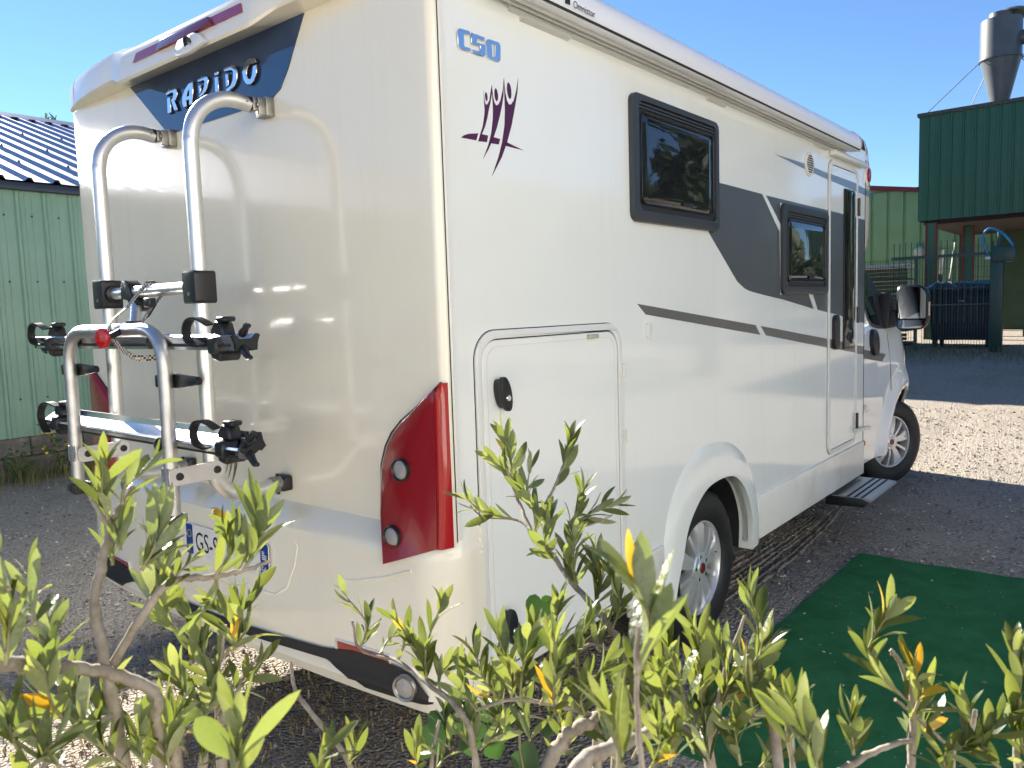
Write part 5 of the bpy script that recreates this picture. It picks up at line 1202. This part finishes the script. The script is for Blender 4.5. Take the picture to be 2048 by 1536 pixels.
MB().prism([(4.98, 1.30), (5.12, 1.30), (5.16, 1.40), (5.02, 1.42)], lambda x, z, d: (x, d, z), .03, .17).build('mirror_arm', BLKM, MI, bev=.01); MB().prism([(4.95, 1.28), (5.2, 1.28), (5.18, 1.46), (5.02, 1.56)], lambda x, z, d: (x, d, z), .09, .17).build('mirror_base', BLKM, MI, bev=.01)
# ================================================================ bicycle carrier on the rear wall
BK = thing('bike_carrier', (-.3, 1.03, 1.4), 'folded aluminium bicycle carrier fixed to the rear wall of the motorhome', 'bike carrier')
TXX = -.285
YT = (1.335, .735)                      # the two uprights
for yi, y in enumerate(YT):
    pts = bez([(RX - .070, y - .012, 2.168), (-.13, y - .010, 2.174), (-.17, y - .006, 2.172), (-.21, y - .002, 2.157), (-.245, y, 2.130), (-.270, y, 2.092), (-.282, y, 2.045), (TXX, y, 1.97), (TXX, y, 1.50), (TXX - .004, y, 1.12), (TXX - .002, y, 1.07), (-.272, y, 1.02), (-.235, y, .980), (-.185, y, .962), (-.13, y, .962), (RX - .055, y, .968)], 6)
    tb_ = MB().tube(pts, .0232, 22).build('upright_tube', ALU, BK, smooth=50)
    MB().cyl((RX - .078, y - .012, 2.1715), (RX - .066, y - .013, 2.171), .0225, 16).build('rubber_ring', BLK, tb_)
    q = MB().box((RX - .066, y - .030, 2.150), (RX - .050, y + .008, 2.190)); q.box((RX - .050, y - .034, 2.140), (RX - .018, y - .026, 2.192)); q.box((RX - .030, y - .046, 2.138), (RX - .001, y + .014, 2.196))
    q.cyl((RX - .052, y - .04, 2.168), (RX - .052, y + .016, 2.168), .007, 10); q.build('wall_bracket', STEEL, BK, bev=.003)
    MB().cyl((-.11, y - .034, 2.172), (-.11, y - .0375, 2.172), .004, 8).build('rivet', STEEL, tb_)
    MB().cyl((RX - .066, y, .968), (RX - .035, y, .969), .027, 18).build('end_collar', STEEL, tb_)
    b_ = MB().prism([(RX - .046, .962), (RX - .030, .99), (RX - .014, .998), (RX - .002, .992), (RX - .002, .945), (RX - .040, .945)], lambda u, v, d: (u, d, v), y - .028, y + .028).build('lower_mount', BLK, BK, bev=.005)
    MB().cyl((RX - .040, y, .935), (RX - .040, y, 1.003), .006, 10).build('mount_bolt', BLKM, b_)
# clamp blocks and cross bar
for y in YT:
    c_ = MB().prism(rrect(y - .035, 1.560, y + .035, 1.656, .010), lambda u, v, d: (d, u, v), TXX - .036, TXX + .032).build('clamp_block', BLK, BK, bev=.006)
    MB().cyl((TXX - .036, y + .002, 1.588), (TXX - .0385, y + .002, 1.588), .006, 10).build('clamp_screw', STEEL, c_)
MB().cyl((TXX, YT[1] + .02, 1.609), (TXX, YT[0] - .02, 1.609), .0195, 18).build('cross_bar', ALU, BK, smooth=True)
for y, s_ in ((YT[1] + .034, 1), (YT[0] - .034, -1)): MB().lathe([(.018, 0), (.030, 0), (.028, .02), (.018, .024)], (TXX, y, 1.609), (0, s_, 0), 20).build('bar_collar', BLK, BK, smooth=40)
# pivot clamp, link arm and ratchet head
MB().prism([(1.190, 1.588), (1.150, 1.583), (1.115, 1.545), (1.095, 1.552), (1.085, 1.575), (1.120, 1.600), (1.140, 1.635), (1.165, 1.648), (1.190, 1.640)], lambda u, v, d: (d, u, v), TXX - .024, TXX + .022).build('arm_clamp', BLK, BK, bev=.006)
MB().cyl((TXX - .012, 1.115, 1.570), (TXX - .05, 1.055, 1.500), .0165, 14).build('link_arm', ALU, BK, smooth=True)
MB().prism([(1.15, 1.450), (1.145, 1.466), (1.11, 1.492), (1.065, 1.512), (1.035, 1.515), (1.01, 1.497), (.985, 1.500), (.970, 1.490), (.972, 1.470), (.99, 1.45), (1.0, 1.437)], lambda u, v, d: (d, u, v), TXX - .085, TXX - .035).build('ratchet_head', BLK, BK, bev=.006)
# folded platform: two wheel rails and the hoop
XR = -.358; XH = -.412
def rail(z, y0, y1, tilt):
    prof_ = [(-.032, -.006), (-.040, .014), (-.034, .018), (-.020, .006), (.020, .006), (.034, .018), (.040, .014), (.032, -.006), (.030, -.024), (.012, -.026), (.010, -.020), (-.010, -.020), (-.012, -.026), (-.030, -.024)]
    c, s_ = math.cos(tilt), math.sin(tilt)
    f_ = lambda u, v, d: (XR + u * c - v * s_, d, z + u * s_ + v * c)
    r_ = MB().prism(prof_, f_, y0, y1).build('wheel_rail', ALUW, BK, smooth=25)
    # dark grooves on the side flank facing out
    for v in (-.012,): MB().box((XR - .0335 * c - .003, y0 + .02, z + v - .003 - .033 * s_), (XR - .0325 * c, y1 - .02, z + v + .003 - .033 * s_)).build('rail_groove', BLKM, r_)
    for ye, sg in ((y0, -1), (y1, 1)):
        MB().prism([(u * 1.03, v * 1.04) for u, v in prof_], f_, ye, ye + sg * .012).build('rail_end_cap', BLK, r_)
        if sg < 0:
            MB().tube([(XR - .01, ye - .01, z + .020), (XR - .018, ye - .03, z + .026), (XR - .022, ye - .05, z + .040), (XR - .022, ye - .062, z + .040)], [.012, .011, .009, .006], 8).build('end_horn', BLK, r_, smooth=50)
            MB().tube([(XR - .01, ye - .01, z - .020), (XR - .018, ye - .03, z - .030), (XR - .022, ye - .05, z - .042), (XR - .022, ye - .062, z - .042)], [.012, .011, .009, .006], 8).build('end_horn', BLK, r_, smooth=50)
        else:
            MB().tube([(XR - .01, ye + .004, z - .02), (XR - .018, ye - .03, z - .034), (XR - .02, ye - .06, z - .042)], [.008, .007, .004], 8).build('end_horn', BLK, r_, smooth=50)
    return r_
def strap(y, z, flip):
    # clamp body round the rail, buckle and free ratchet strap
    k = MB().box((XR - .048, y - .022, z - .034), (XR + .044, y + .020, z + .012)); k.prism([(y - .030, z - .03), (y - .014, z - .055), (y + .020, z - .05), (y + .030, z - .03)], lambda u, v, d: (d, u, v), XR - .036, XR + .03)
    c_ = k.build('strap_clamp', BLK, BK, bev=.005, seg=1)
    MB().prism([(y - .034, z + .014), (y - .020, z + .050), (y + .004, z + .058), (y + .028, z + .034), (y + .034, z + .012)], lambda u, v, d: (d, u, v), XR - .030, XR + .012).build('strap_buckle', BLK, c_, bev=.005, seg=1)
    MB().box((XR - .028, y - .045, z + .052), (XR + .006, y + .004, z + .066)).build('buckle_lever', BLK, c_, bev=.004, seg=1)
    lp = bez([(XR - .04, y + .012, z + .045), (XR - .05, y + .055, z + .064), (XR - .055, y + .092, z + .056), (XR - .057, y + .106, z + .026), (XR - .055, y + .092, z - .002), (XR - .05, y + .05, z - .012)] if not flip else
             [(XR - .03, y - .002, z + .050), (XR - .04, y + .04, z + .062), (XR - .045, y + .085, z + .050), (XR - .05, y + .102, z + .014), (XR - .05, y + .080, z - .026), (XR - .05, y + .055, z - .046)], 7)
    s_ = MB(); w_ = .011
    for a, b in zip(lp, lp[1:]): s_.bar(a, a.lerp(b, .62), .0055, .026, up=(1, 0, 0)); s_.bar(a.lerp(b, .55), b.lerp(a, -.04), .003, .024, up=(1, 0, 0))
    s_.build('ratchet_strap', BLK, c_)
for z, tl in ((1.452, .0), (1.170, .55)):
    y0, y1 = .405, 1.715; rail(z, y0, y1, tl)
    strap(y0 + .085, z, False); strap(y1 - .14, z, z < 1.3)
YA = (1.372, .732)
hoop = fillet([(XH - .006, YA[0], .952), (XH, YA[0], 1.485), (XH, YA[1], 1.487), (XH - .006, YA[1], .930)], [.12, .12], 12)
MB().tube(hoop, .0205, 22).build('platform_hoop', ALUD, BK, smooth=50)
for y, z in ((YA[0], .945), (YA[1], .922)):
    kn = MB().lathe([(0, -.014), (.018, -.014), (.032, .0), (.034, .004), (.034, .022), (.030, .026), (.0, .026)], (XH - .006, y, z), (0, 0, 1), 24).build('hoop_foot_knob', BLK, BK, smooth=35)
    rb_ = MB()
    for k in range(20): a = k * .314; rb_.cyl((XH - .006 + .034 * math.cos(a), y + .034 * math.sin(a), z + .003), (XH - .006 + .034 * math.cos(a), y + .034 * math.sin(a), z + .023), .003, 5)
    rb_.build('knob_ribs', BLK, kn, kind='stuff')
# flat hinge brackets from hoop to uprights
for ya, yt in zip(YA, YT):
    s_ = -1
    zc = 1.075 if ya > 1 else 1.062
    f_ = lambda u, v, d: (u, d, v)
    br_ = MB().prism(rrect(XH - .024, zc - .028, TXX + .022, zc + .024, .018), f_, min(ya, yt) - .024, min(ya, yt) - .0195).build('hinge_bracket', ALU, BK, bev=.0015, seg=1)
    MB().tube([(XH - .022, min(ya, yt) - .022, zc), (XH - .026, ya, zc), (XH - .018, max(ya, yt) + .02, zc)], [.001, .001, .001], 4).build('bracket_fold', ALU, br_)
    MB().prism([(u, v) for u, v in rrect(ya - .0225, zc - .028, ya + .022, zc + .024, .004)], lambda u, v, d: (d, u, v), XH - .023, XH - .019).build('bracket_front', ALU, br_)
    for x in (XH + .008, TXX): MB().lathe([(0, .007), (.010, .006), (.012, 0)], (x, min(ya, yt) - .024, zc - .002), (0, -1, 0), 16).build('bracket_bolt', BLK, br_, smooth=40)
# stop hooks, clamp knobs, reflector
for y, z in ((YA[0], 1.357), (YA[1], 1.338)):
    h_ = MB().prism([(y + .028, z - .014), (y + .028, z + .018), (y - .010, z + .020), (y - .132, z + .014), (y - .142, z + .004), (y - .136, z - .008), (y - .02, z - .022), (y + .010, z - .020)], lambda u, v, d: (d, u, v), XH + .018, XH + .034).build('frame_hook', BLK, BK, bev=.004)
    MB().box((XH - .022, y + .008, z - .016), (XH + .02, y + .024, z + .020)).build('hook_clip', BLK, h_, bev=.004)
    MB().lathe([(0, .0), (.006, 0), (.007, -.004)], (XH - .0175, y + .006, z - .046), (-1, 0, 0), 10).build('tube_plug', BLKM, h_)
for y, z in ((YA[1] + .032, 1.452), (YA[1] + .030, 1.150)):
    MB().lathe([(0, .050), (.014, .050), (.022, .040), (.020, .028), (.008, .020), (.008, 0)], (XH + .01, y - .01, z), (-.4, 1, 0), 12).build('clamp_knob', BLK, BK, smooth=25)
rf = MB().prism([(.935 + .019 * math.cos(a), 1.466 + .029 * math.sin(a)) for a in [2 * math.pi * q / 24 for q in range(24)]], lambda u, v, d: (d - .45 * (u - .935), u, v), -.496, -.484).build('reflector', RED2, BK, bev=.003)
MB().tube([(-.484, .94, 1.466), (-.455, .945, 1.474), (-.425, .955, 1.486)], [.007, .010, .010], 8).build('reflector_stalk', BLK, BK, smooth=50)
MB().tube([(XH + .018, 1.02, 1.47), (XH + .09, .985, 1.53), (XH + .11, .975, 1.565)], .0035, 6).build('release_rod', BLKM, BK); MB().box((TXX - .05, .955, 1.555), (TXX - .025, .992, 1.585)).build('rod_clip', BLK, BK, bev=.004)
# woven tie-down strap looped over the bar and the hoop
WEB = bpy.data.materials.new('woven_strap'); WEB.use_nodes = True
_nt = WEB.node_tree; _ck = _nt.nodes.new('ShaderNodeTexChecker'); _ck.inputs['Scale'].default_value = 150; _ck.inputs[1].default_value = (.62, .58, .50, 1); _ck.inputs[2].default_value = (.05, .04, .035, 1)
_tc = _nt.nodes.new('ShaderNodeTexCoord'); _nt.links.new(_tc.outputs['Object'], _ck.inputs['Vector']); _nt.links.new(_ck.outputs[0], _nt.nodes['Principled BSDF'].inputs['Base Color']); _nt.nodes['Principled BSDF'].inputs['Roughness'].default_value = .85
wp = bez([(XR + .0, .84, 1.405), (XH - .015, .865, 1.405), (XH - .030, .93, 1.435), (XH - .032, .985, 1.475), (XH - .016, 1.01, 1.515), (TXX - .075, 1.03, 1.565), (TXX - .030, 1.04, 1.612), (TXX - .004, 1.035, 1.634), (TXX + .020, 1.01, 1.622), (TXX + .022, 1.0, 1.600), (TXX - .03, .985, 1.55), (XH + .05, .965, 1.50), (XH + .035, .96, 1.455)], 8)
wb = MB()
for a, b in zip(wp, wp[1:]): wb.bar(a, b.lerp(a, -.03), .017, .003, up=(1, .2, .1))
wo = wb.build('tie_strap', WEB, BK, smooth=60)

# ================================================================ green mat
def carpet():
    m = bpy.data.materials.new('green_carpet'); m.use_nodes = True; nt = m.node_tree; b = nt.nodes['Principled BSDF']; b.inputs['Roughness'].default_value = .95; b.inputs['Specular IOR Level'].default_value = .1
    tc = nt.nodes.new('ShaderNodeTexCoord'); n = nt.nodes.new('ShaderNodeTexNoise'); n.inputs['Scale'].default_value = 5; n.inputs['Detail'].default_value = 9; n.inputs['Roughness'].default_value = .7; nt.links.new(tc.outputs['Object'], n.inputs['Vector'])
    r = nt.nodes.new('ShaderNodeValToRGB'); r.color_ramp.elements[0].position = .35; r.color_ramp.elements[0].color = (.026, .125, .044, 1); r.color_ramp.elements[1].position = .7; r.color_ramp.elements[1].color = (.042, .185, .078, 1)
    nt.links.new(n.outputs[0], r.inputs[0]); nt.links.new(r.outputs[0], b.inputs['Base Color'])
    n2 = nt.nodes.new('ShaderNodeTexNoise'); n2.inputs['Scale'].default_value = 420; n2.inputs['Detail'].default_value = 2; nt.links.new(tc.outputs['Object'], n2.inputs['Vector'])
    bp = nt.nodes.new('ShaderNodeBump'); bp.inputs['Strength'].default_value = .8; bp.inputs['Distance'].default_value = .004; nt.links.new(n2.outputs[0], bp.inputs['Height']); nt.links.new(bp.outputs[0], b.inputs['Normal'])
    return m
CARP = carpet()
mv = MB(); rows = []
for i in range(91):
    t = i / 90; row = []
    for j in range(61):
        u = j / 60
        x = .75 + (3.27 - .75) * t + .02 * u * (1 if t > .5 else -.3) + .003 * math.sin(u * 23); y = -.15 - .02 * t - 1.75 * u + .002 * math.sin(t * 31)
        z = .010 + .004 * nz(x, y, 5) + .009 * math.exp(-((u - .64 + .18 * t) / .012) ** 2) + .006 * math.exp(-((t - .35 - .15 * u) / .012) ** 2) * (1 if u > .2 else 0)
        row.append((x, y, z))
    rows.append(row)
mv.grid(rows)
# rim down to the gravel
e = [rows[0][j] for j in range(61)] + [rows[i][60] for i in range(1, 91)] + [rows[90][j] for j in range(59, -1, -1)] + [rows[i][0] for i in range(89, 0, -1)]
mv.grid([e + [e[0]], [(x, y, -.006) for x, y, z in e + [e[0]]]])
MT = mv.build('outdoor_mat', CARP, None, smooth=60); tag(MT, 'dark green carpet mat spread on the gravel beside the entry step', 'mat')
rm = random.Random(8)
stones('pebbles', 170, lambda r: (r.uniform(1.0, 3.2), r.uniform(-1.7, -.2)), .002, .008, STN, 'small pale pebbles and crumbs scattered on the green mat', 12, .014)
# tyre prints pressed beside the step: raised soil ridges
tk = MB(); rtk = random.Random(3)
for k in range(7):
    pts = []; y0 = .16 + k * .045 + rtk.uniform(-.01, .01)
    for q in range(30): x = 2.15 + q * .085; pts.append((x, y0 - .03 * math.sin(q * .11 + .4) - .004 * (q / 30) ** 2 * 10 * (k - 3) + rtk.uniform(-.005, .005), G(x) - .0105 + rtk.uniform(-.003, .002)))
    tk.tube(pts, [.009 + rtk.uniform(-.004, .003) for _ in pts], 6)
o = tk.build('tyre_track_ridges', GRAV, None, smooth=70); tag(o, 'tyre track ridges in the gravel beside the front skirt', None, None, 'structure')

# ================================================================ unseen van added beyond the motorhome as a shadow caster
VN = thing('shade_van', (5.6, 4.4, 0), 'white panel van parked on the far side of the motorhome', 'van')
rows = []
for x, h, ins in ((3.4, 2.2, .06), (3.5, 2.45, 0), (6.4, 2.45, 0), (6.9, 1.75, .03), (7.35, 1.25, .06), (7.85, 1.0, .14), (7.95, .7, .25)):
    rows.append([(x, 3.45 + ins, .3), (x, 3.42 + ins, .9), (x, 3.52 + ins, h * .82), (x, 3.66 + ins, h), (x, 5.14 - ins, h), (x, 5.28 - ins, h * .82), (x, 5.38 - ins, .9), (x, 5.35 - ins, .3)])
vb = MB().grid(rows); vb.f.append(tuple(range(8))); vb.f.append(tuple(48 + k for k in range(8))); vb.build('body', PAINT, VN, smooth=30)
MB().prism([(6.45, 1.3), (6.45, 1.9), (6.65, 1.85), (7.1, 1.3)], lambda x, z, d: (x, d, z), 3.44, 3.47).build('side_window', GLASSC, VN)
for x in (4.2, 7.15):
    for y in (3.5, 5.3): MB().lathe([(0, -.1), (.2, -.1), (.33, -.09), (.34, 0), (.33, .09), (.2, .1), (0, .1)], (x, y, .33), (0, 1, 0), 28).build('wheel', RUB, VN, smooth=40)
# ================================================================ olive shrubs in the foreground
def olive_leaf_mat():
    m = bpy.data.materials.new('olive_leaf'); m.use_nodes = True; nt = m.node_tree; N = nt.nodes; Lk = nt.links; b = N['Principled BSDF']; out = N['Material Output']
    ge = N.new('ShaderNodeNewGeometry'); oi = N.new('ShaderNodeObjectInfo')
    ad = N.new('ShaderNodeMath'); ad.operation = 'ADD'; Lk.new(ge.outputs['Random Per Island'], ad.inputs[0]); Lk.new(oi.outputs['Random'], ad.inputs[1])
    fr = N.new('ShaderNodeMath'); fr.operation = 'FRACT'; Lk.new(ad.outputs[0], fr.inputs[0])
    def ramp(els):
        r = N.new('ShaderNodeValToRGB'); e = r.color_ramp.elements
        while len(e) < len(els): e.new(.5)
        for k, (p, c) in enumerate(els): e[k].position = p; e[k].color = (*c, 1)
        Lk.new(fr.outputs[0], r.inputs[0]); return r
    top = ramp([(0, (.034, .050, .014)), (.4, (.055, .078, .020)), (.75, (.085, .108, .028)), (.984, (.15, .17, .06)), (.990, (.40, .26, .02)), (1, (.45, .24, .02))])
    und = ramp([(0, (.13, .165, .075)), (.5, (.18, .22, .10)), (.984, (.33, .36, .19)), (.990, (.48, .34, .06)), (1, (.5, .3, .05))])
    tra = ramp([(0, (.20, .26, .035)), (.5, (.30, .36, .05)), (.984, (.40, .44, .08)), (.990, (.75, .5, .02)), (1, (.8, .45, .02))])
    mx = N.new('ShaderNodeMix'); mx.data_type = 'RGBA'; Lk.new(ge.outputs['Backfacing'], mx.inputs['Factor']); Lk.new(top.outputs[0], mx.inputs['A']); Lk.new(und.outputs[0], mx.inputs['B'])
    Lk.new(mx.outputs['Result'], b.inputs['Base Color']); b.inputs['Roughness'].default_value = .36; b.inputs['Specular IOR Level'].default_value = .55
    tr = N.new('ShaderNodeBsdfTranslucent'); Lk.new(tra.outputs[0], tr.inputs[0]); ms = N.new('ShaderNodeMixShader'); ms.inputs[0].default_value = .30
    tc = N.new('ShaderNodeTexCoord'); nn = N.new('ShaderNodeTexNoise'); nn.inputs['Scale'].default_value = 9; Lk.new(tc.outputs['Object'], nn.inputs['Vector']); bp = N.new('ShaderNodeBump'); bp.inputs['Strength'].default_value = .15; bp.inputs['Distance'].default_value = .02; Lk.new(nn.outputs[0], bp.inputs['Height']); Lk.new(bp.outputs[0], b.inputs['Normal'])
    Lk.new(b.outputs[0], ms.inputs[1]); Lk.new(tr.outputs[0], ms.inputs[2]); Lk.new(ms.outputs[0], out.inputs[0]); return m
OLEAF = olive_leaf_mat()
OBARK = mat('olive_bark', (.20, .165, .125), .85, var=(.34, .30, .25), vscale=55, bump=.5, bscale=160, bdist=.002)
OTWIG = mat('olive_twig', (.22, .21, .10), .6, var=(.30, .27, .15), vscale=60)
def leaf_geom(seed):
    rnd = random.Random(seed); w = rnd.uniform(.095, .125); curl = rnd.uniform(-.05, .12); fold = rnd.uniform(.05, .30); twist = rnd.uniform(-.22, .22); V = []; F = []
    n = 8
    for k in range(n + 1):
        t = k / n; h = w * (math.sin(math.pi * (.04 + .92 * t) ** 1.08) ** .82) if 0 < k < n else .004
        if k == 0: h = .012
        z = curl * math.sin(math.pi * t * .9) - curl * t * .6; a = twist * t
        for s in (-1, 0, 1):
            x = h * s; zz = fold * abs(x); V.append((x * math.cos(a) - zz * math.sin(a), t, z + x * math.sin(a) + zz * math.cos(a)))
    for k in range(n):
        for s in (0, 1): i = k * 3 + s; F.append((i, i + 1, i + 4, i + 3))
    return V, F
LG = [leaf_geom(100 + k) for k in range(9)]
LM = []
for k, (V, F) in enumerate(LG):
    me = bpy.data.meshes.new('leaf'); me.from_pydata(V, [], F); me.materials.append(OLEAF); me.polygons.foreach_set('use_smooth', [True] * len(F)); LM.append(me)
def shrub(name, label, sprays, branches, seed, base):
    rnd = random.Random(seed); t = thing(name, base, label, 'olive shrub', 'young olive shrubs in the foreground'); og = Vector(base)
    for pts, r0, r1 in branches:
        P_ = bez(pts, 6); n = len(P_); rs = [r0 + (r1 - r0) * k / (n - 1) for k in range(n)]; rs = [r * rnd.uniform(.88, 1.14) for r in rs]
        P_ = [p + Vector((rnd.uniform(-1, 1), rnd.uniform(-1, 1), rnd.uniform(-1, 1))) * r0 * .22 for p in P_]
        MB().tube(P_, rs, 9).build('branch', OBARK, t, smooth=70)
    # stems from the lowest branch ends down to the ground
    lows = [p[0][0] if p[0][0][2] < p[0][-1][2] else p[0][-1] for p in branches]; lows = [p for p in lows if p[2] < 1.13]
    hub = Vector((base[0], base[1], .35))
    MB().tube(bez([(base[0], base[1], -.05), (base[0] + .01, base[1], .15), tuple(hub)], 4), [.022] * 4 + [.018] * 5, 10).build('trunk', OBARK, t, smooth=70)
    for p in lows: MB().tube(bez([tuple(hub), tuple(hub.lerp(Vector(p), .5) + Vector((0, 0, -.05))), p], 5), [.012] * 4 + [.009] * 4 + [.006] * 3, 8).build('branch', OBARK, t, smooth=70)
    tw = MB(); cand = []
    for b0, b1, n, L in sprays:
        n = int(n * 1.3 + .5); L *= .93
        a = Vector(b0); b = Vector(b1); d = (b - a); side_ = Vector((rnd.gauss(0, 1), rnd.gauss(0, 1), 0)) * d.length * .11
        P_ = bez([tuple(a), tuple(a.lerp(b, .5) + side_), tuple(b)], 6); tw.tube(P_, [.0019 - .0011 * k / (len(P_) - 1) for k in range(len(P_))], 6)
        ph = rnd.random() * 3.14
        for k in range(n + 1):
            u = .08 + .92 * k / n; i = u * (len(P_) - 1); i0 = min(int(i), len(P_) - 2); p = P_[i0].lerp(P_[i0 + 1], i - i0); dr = (P_[i0 + 1] - P_[i0]).normalized()
            x = dr.orthogonal().normalized(); y = dr.cross(x)
            for s in (0, 1):
                if rnd.random() < .11: continue
                an = ph + k * math.pi / 2 + s * math.pi + rnd.uniform(-.45, .45); outd = x * math.cos(an) + y * math.sin(an)
                ti = R(rnd.uniform(16, 54) * (1 - .4 * u)); ld = (dr * math.cos(ti) + outd * math.sin(ti)); ld = (ld + Vector((0, 0, rnd.uniform(-.12, .22)))).normalized()
                nm = (dr - ld * dr.dot(ld)); nm = nm.normalized() if nm.length > 1e-4 else ld.orthogonal().normalized()
                nm = Matrix.Rotation(rnd.gauss(0, .8), 3, ld) @ nm; xx = ld.cross(nm)
                ln = L * rnd.uniform(.78, 1.12) * (.70 + .42 * math.sin(math.pi * min(1, .25 + u * .6)))
                wd = rnd.uniform(.85, 1.2)
                M = Matrix(((xx.x * ln * wd, ld.x * ln, nm.x * ln, p.x), (xx.y * ln * wd, ld.y * ln, nm.y * ln, p.y), (xx.z * ln * wd, ld.z * ln, nm.z * ln, p.z), (0, 0, 0, 1)))
                dist = (p - camo.location).length; vis = 1 if True else 0
                cand.append((ln / max(.2, (p - Vector((-1.538, -1.468, 1.51))).length), M, rnd.randrange(9)))
    o = meshobj('twigs', tw.v, tw.f, OTWIG, t, smooth=True, kind='stuff')
    cand.sort(key=lambda c: -c[0])
    for sc, M, k in cand[:290]:
        o = bpy.data.objects.new('leaf', LM[k]); COL.objects.link(o); o.parent = t; o.matrix_basis = Matrix.Translation(-og) @ M
    V = []; F = []
    for sc, M, k in cand[290:]:
        i = len(V); V += [tuple(M @ Vector(v)) for v in LG[k][0]]; F += [tuple(i + q for q in f) for f in LG[k][1]]
    if V: meshobj('leaves', V, F, OLEAF, t, smooth=True, kind='stuff')
    return t
shrub('olive_shrub', 'sunlit young olive shrub at lower left in front of the number plate', SPR_A, BR_A, 31, (-1.15, -.70, 0))
shrub('olive_shrub', 'sunlit young olive shrub in the middle in front of the garage door', SPR_B, BR_B, 32, (-.85, -.98, 0))
shrub('olive_shrub', 'sunlit young olive shrub at lower right in front of the green mat', SPR_C, BR_C, 33, (-.95, -1.35, 0))

# climbing vine with dark heart shaped leaves tangled under the middle shrub
IVY = leafmat('vine_leaf', (.012, .040, .014), (.030, .075, .022), (.05, .12, .02))
VB = (-.80, -.95, 0)
VT_ = thing('climbing_vine', VB, 'dark green heart leaved vine tangled low in the middle olive shrub', 'vine')
hv = [(0, 0), (.16, -.10), (.34, -.10), (.48, .08), (.50, .30), (.40, .55), (.20, .82), (0, 1.05), (-.20, .82), (-.40, .55), (-.50, .30), (-.48, .08), (-.34, -.10), (-.16, -.10)]
hm = bpy.data.meshes.new('vine_leaf'); hm.from_pydata([(0, .4, .06)] + [(x, y, -.05 * abs(x) ** 1.5 - .06 * y * y) for x, y in hv], [], [(0, 1 + k, 1 + (k + 1) % 14) for k in range(14)]); hm.materials.append(IVY); hm.polygons.foreach_set('use_smooth', [True] * 14)
rv_ = random.Random(17)
for p in VINE:
    s_ = rv_.uniform(.030, .042); u = Vector((rv_.uniform(-.6, .6), rv_.uniform(-.6, .6), -1)).normalized(); n = Vector((-.7, -.6, .5)); n = (n - u * n.dot(u)).normalized(); x_ = u.cross(n)
    o = bpy.data.objects.new('leaf', hm); COL.objects.link(o); o.parent = VT_
    o.matrix_basis = Matrix.Translation(-Vector(VB)) @ Matrix(((x_.x * s_, u.x * s_, n.x * s_, p[0]), (x_.y * s_, u.y * s_, n.y * s_, p[1]), (x_.z * s_, u.z * s_, n.z * s_, p[2]), (0, 0, 0, 1)))
vp = sorted(VINE, key=lambda q: q[2]); MB().tube(bez([(VB[0], VB[1], 0), (VB[0] + .02, VB[1], .5)] + [vp[0], vp[len(vp) // 3], vp[2 * len(vp) // 3], vp[-1]], 6), .0016, 6).build('stem', OTWIG, VT_, smooth=60)
